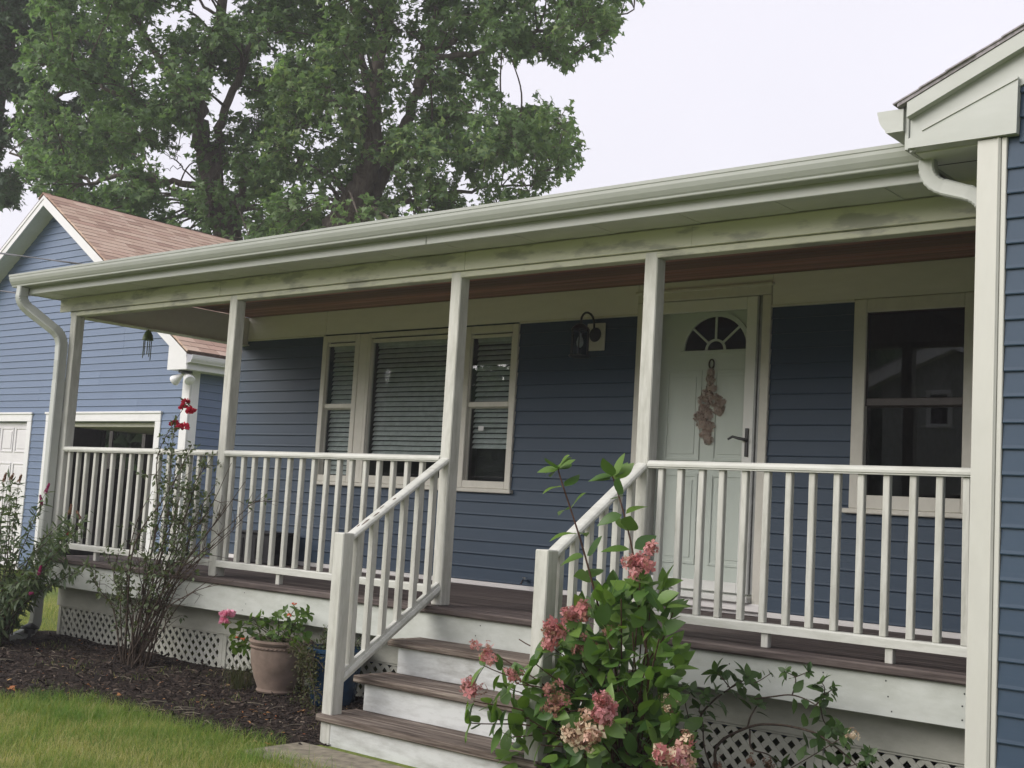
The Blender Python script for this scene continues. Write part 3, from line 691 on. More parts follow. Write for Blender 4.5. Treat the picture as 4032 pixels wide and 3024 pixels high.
# ------------------------------------------------------------------ garage
GXc, GW, GY, GR = -12.41, 4.08, 4.70, 4.38
garage = thing('garage', (GXc, 8, GZ), 'blue sided double garage with tan shingle roof and white trim', 'garage')
GS = .645; AZ = 5.47
def grz(x): return AZ-GS*abs(x-GXc)
X0g, X1g = GXc-GW, GXc+GW
gw = MB(); OP = [(-16.1, -12.80, GZ-.1, 1.66), (-12.05, -9.10, GZ-.1, 1.655)]
wallcore(gw, X0g, X1g, GZ-.1, 2.62, GY+.001, GY+.12, OP)
gw.prism([(X0g, GY, 2.62), (X1g, GY, 2.62), (X1g, GY, grz(X1g)-.12), (GXc, GY, AZ-.12), (X0g, GY, grz(X0g)-.12)], (0, .001, 0), (0, .12, 0))
gw = gw.build('wall', M['gsiding'], garage)
siding(gw, (0, GY, 0), (1, 0, 0), (0, -1, 0), lambda z: (max(X0g, GXc-(AZ-.12-z)/GS), min(X1g, GXc+(AZ-.12-z)/GS)), GZ+.1, 5.3, [(-16.2, -12.70, -2, 1.74), (-12.13, -9.02, -2, 1.74)], .1135, M['gsiding'], 21, 3.66)
siding(gw, (X1g, 0, 0), (0, 1, 0), (1, 0, 0), lambda z: (GY+.13, 11.4), GZ+.1, 2.60, [], .1135, M['gsiding'], 22, 3.66)
m = MB(); m.box(X1g-.1, X1g-.001, GY+.125, 11.4, GZ, 2.62); m.box(X0g, X0g+.1, GY+.125, 8.35, GZ, 2.62); m.box(X0g, X0g+.1, 9.45, 11.4, GZ, 2.62); m.box(X0g, X0g+.1, 8.35, 9.45, GZ, .95); m.box(X0g, X0g+.1, 8.35, 9.45, 2.0, 2.62)
wallcore(m, X0g, X1g, GZ, 2.62, 11.4, 11.5, []); m.box(X0g, X1g, GY, 11.4, GZ-.05, GZ+.02); m.box(X0g, X1g, GY+.13, 11.4, 2.60, 2.65)
m.build('inner_walls', M['gwall'], garage)
m = MB()
for a in ((8.35, 8.42, .95, 2.0), (9.38, 9.45, .95, 2.0), (8.42, 9.38, .95, 1.02), (8.42, 9.38, 1.93, 2.0), (8.58, 8.61, 1.02, 1.93)): m.box(X0g+.02, X0g+.14, *a)
gwn = m.build('side_window', M['brown'], garage); bx(X0g+.05, X0g+.056, 8.42, 9.38, 1.02, 1.93).build('pane', M['storm'], gwn)
# trim round the two door openings
for a, b in ((-16.25, -12.64), (-12.19, -8.96)):
    m = MB(); m.box(a, a+.14, GY-.03, GY+.13, GZ, 1.66, .005); m.box(b-.14, b, GY-.03, GY+.13, GZ, 1.66, .005); m.box(a, b, GY-.032, GY+.13, 1.661, 1.80, .005); m.box(a-.02, b+.02, GY-.05, GY-.001, 1.78, 1.815, .005)
    m.build('door_trim', M['gwhite'], garage)
gd = bx(-16.1, -12.79, GY+.06, GY+.10, GZ+.02, 1.655, b=.004).build('garage_door', M['gdoor'], garage, label='closed white panelled garage door')
for i in range(4):
    for k in range(7):
        x = -12.86-.47*k; z = 1.56-i*.6; m = MB(); frame(m, x-.40, x, z-.42, z, .025, GY+.046, GY+.0595, .006); m.box(x-.34, x-.06, GY+.05, GY+.0596, z-.36, z-.06, .006); m.build('panel', M['gdoor'], gd)
od = MB(); od.box(-12.04, -9.11, GY+.2, GY+2.4, 1.60, 1.64, .004); od.build('garage_door', M['gdoor'], garage, label='raised garage door under the ceiling')
bx(-12.05, -9.10, GY+.10, GY+.16, 1.585, 1.654, b=.004).build('door_head', M['casing'], garage)
bx(X1g-.16, X1g+.02, GY-.026, GY-.001, GZ, 2.56, b=.004).build('corner_board', M['gwhite'], garage)
bx(X1g+.001, X1g+.027, GY, GY+.14, GZ, 2.56, b=.004).build('corner_board', M['gwhite'], garage)
# roof, rakes, soffits, eave gutter
OV = .30; xe = X1g+OV
al = math.atan(GS); sl_len = (xe-GXc)/math.cos(al)
gr = MB()
for sg in (1, -1): gr.prism([(GXc, GR, AZ-.012), (GXc+sg*(xe-GXc), GR, AZ-GS*(xe-GXc)-.012), (GXc+sg*(xe-GXc), GR, AZ-GS*(xe-GXc)-.04), (GXc, GR, AZ-.04)], (0, -.01, 0), (0, 7.3, 0))
gr = gr.build('roof', M['roofside'], garage)
for sg in (1, -1):
    e = sg*(xe-GXc)
    m = MB(); m.prism([(GXc, GR, AZ-.041), (GXc+e, GR, grz(GXc+e)-.041), (GXc+e, GR, grz(GXc+e)-.20), (GXc, GR, AZ-.20)], (0, 0, 0), (0, .025, 0))
    m.prism([(GXc, GR, AZ-.03), (GXc+e, GR, grz(GXc+e)-.03), (GXc+e, GR, grz(GXc+e)-.085), (GXc, GR, AZ-.085)], (0, -.012, 0), (0, -.0005, 0)); m.build('rake_board', M['gwhite'], garage)
    m = MB(); m.prism([(GXc, GR, AZ-.17), (GXc+e, GR, grz(GXc+e)-.17), (GXc+e, GR, grz(GXc+e)-.185), (GXc, GR, AZ-.185)], (0, .026, 0), (0, GY-GR-.001, 0)); m.build('rake_soffit', M['soffit'], garage)
m = MB(); ze = grz(xe)
m.prism([(X1g-.16, GR, ze-.26), (xe, GR, ze-.26), (xe, GR, ze-.17), (X1g-.16, GR, ze+.12)], (0, .006, 0), (0, .30, 0)); m.build('cornice_return', M['gwhite'], garage)
bx(X1g, xe-.012, GR+.31, 11.5, ze-.262, ze-.25, b=.002).build('eave_soffit', M['gwhite'], garage)
bx(xe-.010, xe+.010, GR+.01, 11.5, ze-.262, ze-.045, b=.003).build('eave_fascia', M['gwhite'], garage)
m = MB(); m.prism([(xe+.011-n, GR, ze-.165+z) for n, z in gutter_prof()], (0, 0, 0), (0, 7.1, 0)); m.build('gutter', M['gwhite'], garage)
# shingle tabs on the slope that shows: the ones that show largest are single objects
EXP, TAB = .142, .32
tabm = MB(); tabm.box(0, .155, .003, TAB-.003, 0, .027, .0); tabme = tabm.mesh('shingle', M['shingle']); tabme.materials.append(M['cut']); tabme.polygons[1].material_index = 1
rotq = Matrix.Rotation(al, 3, 'Y').to_quaternion(); rotm = Matrix.Rotation(al, 3, 'Y')
allt = []
nr = int(sl_len/EXP)+1
for i in range(nr):
    s = sl_len-.155+.012-i*EXP
    if s < -.01: continue
    y = GR-.012-(TAB*((i*.5) % 1)) - (.0 if i % 3 else .07)
    while y < 11.6:
        yy = max(y, GR-.012); p = Vector((GXc+s*math.cos(al), yy, AZ-s*math.sin(al)-.008))
        if y+TAB > GR+.1 and yy == y:
            vx, vy = project(p); vis = 0
            gutter_y = 597-.149*(vx-30)
            vis = (vy < gutter_y+20) or (vx > 370 and vx < 520 and vy > 690)
            allt.append((0 if vis else 1, yy, p))
        elif yy != y and y+TAB-yy > .06:
            allt.append((2, yy, (p, y+TAB-yy)))
        y += TAB
allt.sort(key=lambda a: (a[0], a[1]))
singles = [a for a in allt if a[0] == 0][:285]; rest = [a for a in allt if a not in singles]
for a in singles: link('shingle', tabme, gr, a[2], Matrix.Rotation(al-.035+rng.gauss(0, .004), 3, 'Y').to_quaternion())
m = MB(); rv = []
for a in rest:
    p, wdt = (a[2][0], a[2][1]-.002) if a[0] == 2 else (a[2], TAB-.004)
    R2 = Matrix.Rotation(al-.035, 3, 'Y'); b = len(m.v); h = .0135
    m.obox(p+R2@Vector((.0775, wdt/2, h)), R2, (.0775, wdt/2, h)); rv += [rng.random()]*(len(m.v)-b)
o = m.build('shingle_field', M['shingle'], gr, kind='stuff'); o.data.materials.append(M['cut'])
for i_ in range(1, len(o.data.polygons), 6): o.data.polygons[i_].material_index = 1
at_ = o.data.attributes.new('rnd', 'FLOAT', 'POINT'); at_.data.foreach_set('value', rv)
m = MB(); y = GR-.012
while y < 11.5: m.obox((GXc, y+.13, AZ+.004), Matrix.Identity(3), (.02, .148, .008)); y += .14
for sg in (1, -1):
    y = GR-.012
    while y < 11.5: m.obox(Vector((GXc+sg*.07, y+.13, AZ-.042+.004*(int(y*7) % 2))), Matrix.Rotation(sg*al, 3, 'Y'), (.085, .148, .005)); y += .14
m.build('ridge_cap', M['shingle'], gr)

# ------------------------------------------------------------------ small things on the porch and walls
L = thing('wall_lantern', (.93, D, 2.10), 'black gooseneck lantern on a white block beside the front door', 'lantern')
m = MB(); frame(m, .842, 1.018, 1.99, 2.216, .022, D-.034, D-.016, .006); m.box(.85, 1.01, D-.026, D-.017, 2.0, 2.206, .004); m.build('mounting_block', M['casing'], L)
m = MB(); m.lathe([(.0, 0), (.055, 0), (.06, .006), (.05, .016), (.0, .016)], (0, 0, 0), 20)
m.v = [(.93+x, D-.034-z, 2.12+y) for x, y, z in m.v]; m.build('backplate', M['black'], L, smooth=True)
ly = 1.765
P = [(.93, D-.05, 2.12), (.93, D-.06, 2.17)]+[(.93, (D-.06+ly)/2+((D-.06)-ly)/2*math.cos(a), 2.20+.085*math.sin(a)) for a in [math.pi*i/8 for i in range(9)]]+[(.93, ly, 2.165)]
m = MB(); m.tube(P, .009, 8); m.build('gooseneck', M['black'], L, smooth=True)
m = MB(); m.lathe([(.008, .02), (.03, .012), (.062, -.01), (.078, -.035), (.070, -.04)], (.93, ly, 2.165), 20)
m.lathe([(.068, 0), (.085, .004), (.085, .018), (.066, .02)], (.93, ly, 1.905), 20)
for k in range(6):
    a = math.pi*k/3; c, s = math.cos(a), math.sin(a); m.tube([(.93+.074*c, ly+.074*s, 1.915), (.93+.072*c, ly+.072*s, 2.13)], .0048, 6)
m.build('cage', M['black'], L, smooth=True)
m = MB(); m.lathe([(.064, 0), (.064, .19)], (.93, ly, 1.925), 24, False); m.build('glass_shade', M['lglass'], L, smooth=True)
m = MB(); m.lathe([(.010, 0), (.026, .02), (.030, .045), (.022, .075), (.012, .095), (.012, .115)], (.93, ly, 1.985), 14); m.build('light_bulb', M['bulb'], L, smooth=True)

F = thing('floodlight', (X1g+.06, GR+.30, ze-.26), 'twin white floodlight under the corner of the garage eave', 'floodlight')
fc = Vector((X1g+.06, GR+.17, ze-.262))
m = MB(); m.lathe([(0, 0), (.10, 0), (.10, -.03), (.0, -.034)], fc, 16); m.build('base_plate', M['black'], F, smooth=True)
for sg in (-1, 1):
    d = Vector((sg*.78, -.25, -.55)).normalized(); q = d.to_track_quat('Z', 'Y').to_matrix()
    m = MB(); m.lathe([(.0, 0), (.022, .0), (.026, .05), (.035, .07), (.075, .17), (.08, .20), (.07, .215), (0, .225)], (0, 0, 0), 16)
    m.v = [tuple(fc+Vector((sg*.03, 0, -.035))+q@Vector(p)) for p in m.v]; m.build('lamp_head', M['bulb'], F, smooth=True)

cy = .80; ch = thing('wind_chime', (-3.62, cy, 2.0), 'small green capped wind chime hanging under the porch side beam', 'wind chime')
m = MB(); m.lathe([(.004, .10), (.02, .095), (.045, .05), (.055, 0), (.0, 0)], (-3.62, cy, 2.10), 14); m.build('cap', M['chime'], ch, smooth=True)
m = MB(); m.tube([(-3.62, cy, 2.195), (-3.62, cy, 2.21)], .003, 5); m.build('hook', M['black'], ch)
for k, h in enumerate((.16, .19, .13, .17, .15)):
    a = 2*math.pi*k/5; m = MB(); m.tube([(-3.62+.038*math.cos(a), cy+.038*math.sin(a), 2.095), (-3.62+.038*math.cos(a), cy+.038*math.sin(a), 2.095-h)], .0055, 6); m.build('pipe', M['pipe'], ch)

def cable(vx0, vy0, vx1, vy1, Y, xe_, label):
    a, b = at(vx0, vy0, 'Y', Y), at(vx1, vy1, 'Y', Y); d = (b-a)/(b[0]-a[0])
    s0 = a+d*(-30-a[0]); s1 = a+d*(xe_-a[0]); n = 26; m = MB()
    pts = [s0+(s1-s0)*i/n-np.array([0, 0, .25*math.sin(math.pi*i/n)*4*0]) for i in range(n+1)]
    for ph in (0, math.pi): m.tube([(p[0], p[1]+.008*math.cos(i*2.2+ph), p[2]+.008*math.sin(i*2.2+ph)) for i, p in enumerate(pts)], .0085, 6)
    props(m.build('overhead_cable', M['cable']), label, 'cable', 'service cables')
cable(0, 547, 181, 571, 3.0, -3.86, 'twisted grey service cable crossing the garage gable')
cable(0, 628, 52, 635, 2.4, -3.86, 'thin lower wire crossing the garage siding')

b = at(520, 1212, 'Z', 0.0)
m = MB(); m.box(-3.03, -2.52, 1.62, 1.93, .0, .285, .015); m.box(-3.045, -2.505, 1.605, 1.945, .286, .31, .008)
for k in range(5): m.box(-2.97+k*.1, -2.94+k*.1, 1.612, 1.619, .05, .24, .002)
m.build('storage_box', M['rubber'], loc=(-2.78, 1.77, 0), label='low black storage box on the deck by the wall', category='box') if False else props(m.build('storage_box', M['rubber'], loc=(-2.78, 1.77, 0)), 'low black storage box on the deck against the blue wall', 'box')
sp = thing('spigot', (.35, D-.02, .075), 'small chrome hose spigot low on the blue porch wall', 'spigot')
m = MB(); m.tube([(.35, D-.016, .085), (.35, D-.08, .085), (.35, D-.10, .06)], .010, 8); m.build('spout', M['chrome'], sp, smooth=True)
m = MB(); m.lathe([(0, 0), (.022, 0), (.022, .006), (0, .006)], (.35, D-.055, .105), 10); m.tube([(.35, D-.055, .09), (.35, D-.055, .107)], .004, 6); m.build('handle', M['chrome'], sp, smooth=True)
lx, ly2 = -3.60, -.16; lz = bed_z(lx, ly2)
sl = thing('path_light', (lx, ly2, lz), 'short black path light standing in mulch by the porch corner', 'path light')
m = MB(); m.lathe([(.012, 0), (.012, .06), (.05, .062), (.05, .10), (.085, .105), (.07, .125), (.02, .15), (0, .152)], (lx, ly2, lz-.01), 12); m.build('lamp_body', M['black'], sl, smooth=True)

# ------------------------------------------------------------------ leaf tools
def t_ovate(W=.5, fold=.12, curl=.18, n=5, p=.8, tip=1.0):
    vs = []; fs = []
    for i in range(n+1):
        t = i/n; w = W/2*math.sin(math.pi*min(1, t**p))**.9 if 0 < i < n else .004
        z = -curl*t*t
        vs += [(-w, t, z+fold*w), (0, t, z), (w, t, z+fold*w)]
    for i in range(n):
        a = 3*i
        for c in (0, 1): fs += [(a+c, a+c+1, a+c+4), (a+c, a+c+4, a+c+3)]
    return np.array(vs, float), np.array(fs)
def t_maple():
    ang = [-62, -25, 5, 30, 58, 74, 90, 106, 122, 150, 175, 205, 242]; rad = [.42, .30, .62, .40, .46, .55, 1.0, .55, .46, .40, .62, .30, .42]
    vs = [(0, .18, 0)]+[(.95*r*math.cos(math.radians(a)), .18+.85*r*math.sin(math.radians(a)), -.14*r*r+.05*(i % 2)) for i, (a, r) in enumerate(zip(ang, rad))]
    return np.array(vs, float), np.array([(0, i, i+1) for i in range(1, len(ang))])
def t_small():
    return np.array([(0, 0, 0), (-.26, .45, .04), (0, .5, -.03), (.26, .45, .04), (0, 1, -.1)], float), np.array([(0, 2, 1), (0, 3, 2), (1, 2, 4), (2, 3, 4)])
def t_floret():
    vs = [(0, 0, 0)]; fs = []
    for k in range(4):
        a = math.pi/2*k
        for da, r, z in ((-.55, .62, .10), (0, 1.0, .02), (.55, .62, .10)): vs.append((r*math.cos(a+da), r*math.sin(a+da), z))
        b = 1+3*k; fs += [(0, b, b+1), (0, b+1, b+2)]
    return np.array(vs, float), np.array(fs)
T_HYD = t_ovate(.56, .16, .16, 6); T_LANCE = t_ovate(.24, .1, .25, 4, .8); T_ROSE = t_small(); T_MAPLE = t_maple(); T_FLOR = t_floret(); T_ROUND = t_ovate(.92, .22, .10, 5, .9)
def basis(dv, nv):
    dv = dv/np.linalg.norm(dv, axis=-1, keepdims=True); x = np.cross(dv, nv); x /= np.linalg.norm(x, axis=-1, keepdims=True)+1e-9
    return x, dv, np.cross(x, dv)
def np_mesh(name, verts, tris, rv, mat, smooth=False):
    me = bpy.data.meshes.new(name); me.vertices.add(len(verts)); me.vertices.foreach_set('co', verts.astype(np.float32).ravel())
    k = tris.shape[1]
    me.loops.add(tris.size); me.loops.foreach_set('vertex_index', tris.astype(np.int32).ravel())
    me.polygons.add(len(tris)); me.polygons.foreach_set('loop_start', np.arange(0, tris.size, k, dtype=np.int32)); me.polygons.foreach_set('loop_total', np.full(len(tris), k, np.int32))
    if smooth: me.polygons.foreach_set('use_smooth', np.ones(len(tris), bool))
    me.update(calc_edges=True)
    a = me.attributes.new('rnd', 'FLOAT', 'POINT'); a.data.foreach_set('value', rv.astype(np.float32)); me.materials.append(mat); return me
def scat(tm, P, Dv, Nv, Sc, mat, name='leaves', seed=0, rv=None):
    P, Dv, Nv, Sc = (np.asarray(a, float) for a in (P, Dv, Nv, Sc)); x, y, z = basis(Dv, Nv); tv, tf = tm; n = len(P); k = len(tv)
    w = P[:, None]+Sc[:, None, None]*(tv[None, :, 0:1]*x[:, None]+tv[None, :, 1:2]*y[:, None]+tv[None, :, 2:3]*z[:, None])
    f = tf[None]+(np.arange(n)*k)[:, None, None]
    if rv is None: rv = np.random.default_rng(seed).random(n)
    return np_mesh(name, w.reshape(-1, 3), f.reshape(-1, tf.shape[1]), np.repeat(rv, k), mat)
def leafme(tm, mat, name): return np_mesh(name, tm[0], tm[1], np.zeros(len(tm[0])), mat, True)
def put_leaf(me, parent, p, d, n, s, name='leaf'):
    x, y, z = basis(np.asarray(d, float)[None], np.asarray(n, float)[None])
    q = Matrix((x[0], y[0], z[0])).transposed().to_quaternion(); return link(name, me, parent, p, q, s)
def spline(pts, n=10):
    pts = [np.asarray(p, float) for p in pts]; P = [2*pts[0]-pts[1]]+pts+[2*pts[-1]-pts[-2]]; out = []
    for i in range(1, len(P)-2):
        for k in range(n):
            t = k/n; a, b, c, d = P[i-1:i+3]
            out.append(.5*((2*b)+(-a+c)*t+(2*a-5*b+4*c-d)*t*t+(-a+3*b-3*c+d)*t**3))
    return out+[pts[-1]]
def to_view(full): return (full[0]/VS, full[1]/VS)
def Lz(x, y): return to_view((2500+x/2.212, 2300+y/2.212))      # crops of the photograph that were measured
def Hz(x, y): return to_view((1700+x/2.212, 2300+y/2.212))
nr_ = np.random.default_rng(5)
def rvec(s=1.0): return nr_.normal(size=3)*s

# ------------------------------------------------------------------ hydrangea by the steps
hyd_me = [leafme(T_HYD, M['hyd'], 'hydrangea_leaf'), leafme(t_ovate(.50, .22, .32, 6), M['hyd'], 'hydrangea_leaf'), leafme(t_ovate(.60, .05, -.08, 6), M['hyd'], 'hydrangea_leaf')]
hb = np.array([3.22, -.70, bed_z(3.22, -.70)-.01])
hyd = thing('hydrangea', hb, 'leafy hydrangea with pink fading blooms beside the stair newel', 'hydrangea')
nleaf = [0]
def hyd_stem(pts, r0=.007, r1=.003, leaf_from=.35, gap=.075, size=(.11, .16), parent=None, mes=None, mat='stem', whorl=4, cap=300, tilt=.22):
    parent = parent or hyd; mes = mes or hyd_me
    sp_ = spline(pts, 8); n = len(sp_); m = MB(); m.tube(sp_, [r0+(r1-r0)*i/(n-1) for i in range(n)], 6); m.build('stem', M[mat], parent, smooth=True)
    acc = 0; side = nr_.uniform(0, 6.28); L_ = sum(np.linalg.norm(sp_[i+1]-sp_[i]) for i in range(n-1)); run = 0
    for i in range(n-1):
        seg = sp_[i+1]-sp_[i]; l = np.linalg.norm(seg); run += l; acc += l
        if run/L_ < leaf_from or acc < gap: continue
        acc = 0; side += math.pi/2+nr_.normal()*.2; t = seg/l
        a = np.cross(t, [0, 0, 1.0]); a = a/(np.linalg.norm(a)+1e-6); b2 = np.cross(t, a)
        for s in (1, -1):
            if nleaf[0] >= cap: return sp_
            o = (math.cos(side)*a+math.sin(side)*b2)*s; d = o+.45*t+np.array([0, 0, -.12])+rvec(.16); nv = np.array([0, 0, 1.0])+.5*t+rvec(tilt)+np.array([.5, -.7, 0])*(tilt > .3)
            put_leaf(mes[int(nr_.integers(3))], parent, sp_[i+1]+o*.012, d, nv, nr_.uniform(*size)*(1 if run/L_ < .9 else .8)); nleaf[0] += 1
    t = sp_[-1]-sp_[-3]; t = t/np.linalg.norm(t)
    for k in range(whorl):
        if nleaf[0] >= cap: break
        an = 2*math.pi*k/max(1, whorl)+side; a = np.cross(t, [.3, .2, 1.0]); a /= np.linalg.norm(a); b2 = np.cross(t, a)
        o = math.cos(an)*a+math.sin(an)*b2; put_leaf(mes[int(nr_.integers(3))], parent, sp_[-1]-t*.01, o+.4*t+rvec(.12), t+np.array([0, 0, .5])+rvec(.15)+np.array([.6, -.8, 0])*(tilt > .3), nr_.uniform(*size)*.85); nleaf[0] += 1
    return sp_
def A(v, Y): return at(v[0], v[1], 'Y', Y)
# two tall shoots
hyd_stem([hb, A((1335, 1480), -.88), A((1290, 1300), -.9), A((1255, 1170), -.92), A((1213, 1040), -.93), A((1205, 1010), -.93)], .007, .0035, .66, .10, (.13, .17), whorl=6, tilt=.4)
hyd_stem([hb, A((1400, 1480), -.86), A((1382, 1330), -.88), A((1368, 1200), -.88), A((1345, 1100), -.9), A((1322, 1025), -.9)], .007, .0035, .58, .085, (.13, .17), whorl=6, tilt=.4)
blooms = [((1385, 1218), 33, -.95, 0), ((1240, 1328), 30, -1.0, 0), ((1197, 1368), 33, -1.05, 0), (Hz(1310, 540), 26, -1.0, 1), (Hz(1540, 390), 20, -.98, 1), (Hz(455, 620), 22, -1.1, 0), (Hz(365, 920), 24, -1.15, 0), (Hz(730, 780), 20, -1.12, 0),
          (Hz(1060, 1010), 30, -1.2, 1), (Hz(1510, 1080), 36, -1.22, 0), (Hz(1340, 1300), 40, -1.25, 2), (Hz(2070, 1060), 24, -1.0, 2), (Hz(2150, 1480), 42, -1.15, 3)]
for v, r, Y, kind in blooms:
    p = A(v, Y); rad = r*1.05*VS*np.linalg.norm(p-CAM)/FPX
    mid = hb*.45+p*.55+np.array([0, .05, .10])+rvec(.03)
    s_ = hyd_stem([hb+rvec(.03)*[1, 1, 0], mid, p-np.array([0, 0, rad*.9])], .006, .0028, .40, .085, whorl=2)
    n = int(170*(r/30)**2); q = nr_.normal(size=(n, 3)); q /= np.linalg.norm(q, axis=1)[:, None]; u = nr_.random(n)**.5
    lump = np.array([p+rvec(.42)*rad*[1, .8, .9] for _ in range(9)])
    P = lump[nr_.integers(9, size=n)]+q*u[:, None]*rad*.46; N_ = q+nr_.normal(size=(n, 3))*.35; T = np.cross(N_, nr_.normal(size=(n, 3)))
    sc = rad*nr_.uniform(.10, .19, n)*np.where(nr_.random(n) < .22, 1.7, 1.0)
    mats = [('pk', .62), ('tan', 1)] if kind == 0 else [('tan', .85), ('pk', 1)] if kind == 1 else [('tan', .72), ('cream', 1)] if kind == 2 else [('tan', .55), ('pk', .8), ('cream', 1)]
    pick = nr_.random(n); lo = 0
    head = None
    for mk, hi in mats:
        sel = (pick >= lo) & (pick < hi); lo = hi
        if sel.sum() < 8: continue
        s2 = sc[sel]*(1.75 if mk != 'tan' else 1.05)
        me = scat(T_FLOR, P[sel], T[sel], N_[sel], s2, M[mk], 'florets', int(r))
        if head is None: head = link('flower_head', me, hyd, (0, 0, 0), kind='stuff')
        else: link('florets', me, head, (0, 0, 0), kind='stuff')
# leafy body
targets = [Hz(1460, 740), Hz(1500, 520), Hz(900, 690), Hz(640, 900), Hz(560, 1180), Hz(330, 1210), Hz(760, 480), Hz(1750, 420), Hz(1900, 250), Hz(2080, 360), Hz(1650, 130), Hz(1850, 130), Hz(1300, 760), Hz(1100, 830), Hz(1000, 1100), Hz(850, 1180), Hz(1250, 1100), Hz(1650, 900), Hz(1850, 780), Hz(2050, 850), Hz(1700, 1200), Hz(1900, 1250), Hz(1500, 1330), Hz(1100, 1350), Hz(2100, 1350), Hz(950, 1400), Hz(1700, 1480), Hz(1300, 1500), Hz(1950, 1550), Hz(2150, 640), Hz(2100, 250), Hz(1980, 480), Hz(620, 720), Hz(480, 560), Hz(700, 1330), Hz(1800, 950), Hz(1400, 950)]
for k, v in enumerate(targets):
    Y = -.92+.16*math.sin(k*2.4)-(.12 if v[1] > 1480 else 0); p = A(v, Y)
    mid = hb*.5+p*.5+np.array([0, .03, .10 if p[0] > 2.8 else .16])+rvec(.03)
    hyd_stem([hb+rvec(.04)*[1, 1, 0], mid, p], .0065, .003, .42, .085, (.11, .16), whorl=5, cap=298)
n = 700
P = []; 
while len(P) < n:
    v = (nr_.uniform(1090, 1510), nr_.uniform(1270, 1720)); 
    if abs(v[0]-1365+.22*(v[1]-1270)) > 75+.36*(v[1]-1270): continue
    P.append(A(v, nr_.uniform(-1.05, -.55)))
P = np.array(P); Dv = P-hb; Dv /= np.linalg.norm(Dv, axis=1)[:, None]; Dv += nr_.normal(size=(n, 3))*.6
link('inner_leaves', scat(T_HYD, P, Dv, np.array([0, -.25, 1.0])+nr_.normal(size=(n, 3))*.4, nr_.uniform(.09, .15, n), M['hyd'], 'inner_leaves', 3), hyd, (0, 0, 0), kind='stuff')

# ------------------------------------------------------------------ arching shrub in front of the deck fascia
sh_me = [leafme(t_ovate(.58, .12, .18, 5), M['shrub'], 'shrub_leaf'), leafme(t_ovate(.54, .16, .3, 5), M['shrub'], 'shrub_leaf'), leafme(t_ovate(.62, .08, .05, 5), M['shrub'], 'shrub_leaf')]
sb = np.array([3.62, -.34, bed_z(3.62, -.34)-.01])
shr = thing('arching_shrub', sb, 'sparse shrub arching over the lattice below the right railing', 'shrub')
nleaf[0] = 0; YS = -.34
def sst(pts, r0=.006, r1=.003, lf=.3, gap=.06, size=(.07, .105), whorl=5):
    return hyd_stem([sb]+[A(Lz(*p), YS+.03*math.sin(p[0])) for p in pts] if pts[0][1] > 1300 else [A(Lz(*p), YS+.03*math.sin(p[0])) for p in pts], r0, r1, lf, gap, size, shr, sh_me, 'rstem', whorl, 295)
sst([(700, 1450), (980, 1250), (1250, 1225), (1520, 1280), (1650, 1345), (1850, 1500), (1950, 1600)], .009, .003, .72, .10)
sst([(980, 1250), (1005, 1160), (1050, 1080), (1075, 1040)], .005, .003, .6, .06, (.065, .095), 7)
sst([(530, 1500), (560, 1180), (680, 1020), (830, 905), (900, 850)], .008, .003, .55, .045)
sst([(830, 905), (760, 820), (700, 760)], .004, .002, .2, .04)
sst([(830, 905), (930, 850), (990, 800)], .004, .002, .1, .035)
sst([(900, 870), (1040, 860), (1150, 800), (1190, 770)], .003, .0018, .2, .045, (.03, .05))
sst([(1050, 1000), (1200, 980), (1350, 965), (1480, 1000), (1620, 1080)], .005, .003, .6, .05)
sst([(1370, 965), (1395, 880), (1395, 810), (1335, 775), (1300, 760)], .004, .002, .55, .04, (.05, .075))
sst([(1395, 810), (1470, 780), (1520, 760)], .003, .002, .2, .04, (.045, .07))
sst([(1580, 1050), (1640, 980), (1650, 900), (1620, 850)], .004, .002, .15, .035, (.055, .08), 5)
sst([(1640, 980), (1700, 930), (1740, 920)], .003, .002, .2, .04, (.04, .06))
sst([(1620, 1080), (1640, 1180), (1680, 1240), (1720, 1260)], .004, .002, .2, .04, (.055, .08))
sst([(1520, 1280), (1580, 1330), (1620, 1340)], .003, .002, .1, .05, (.05, .07))
sst([(1720, 1390), (1790, 1320), (1820, 1300)], .003, .002, .3, .04)
sst([(1000, 1260), (1015, 1430), (1150, 1480), (1290, 1560)], .005, .003, .7, .08)
sst([(500, 1420), (470, 1180), (440, 1020), (500, 920)], .005, .002, .5, .05, (.05, .08))
sst([(620, 1480), (590, 1200), (560, 1080), (620, 960)], .005, .002, .5, .05, (.05, .08))
sst([(1950, 1560), (2000, 1520), (2040, 1480)], .003, .002, .1, .03, (.05, .075))
for q in ((1890, 1310), (1010, 1540), (1160, 1560), (720, 1570)):
    p = A(Lz(*q), YS-.02); n = 26; dd = nr_.normal(size=(n, 3)); link('faded_bloom', scat(T_FLOR, p+dd*.014, np.cross(dd, rvec()), dd, nr_.uniform(.008, .016, n), M['cream' if q[0] > 1500 else 'tan'], 'faded_bloom', 2), shr, (0, 0, 0))

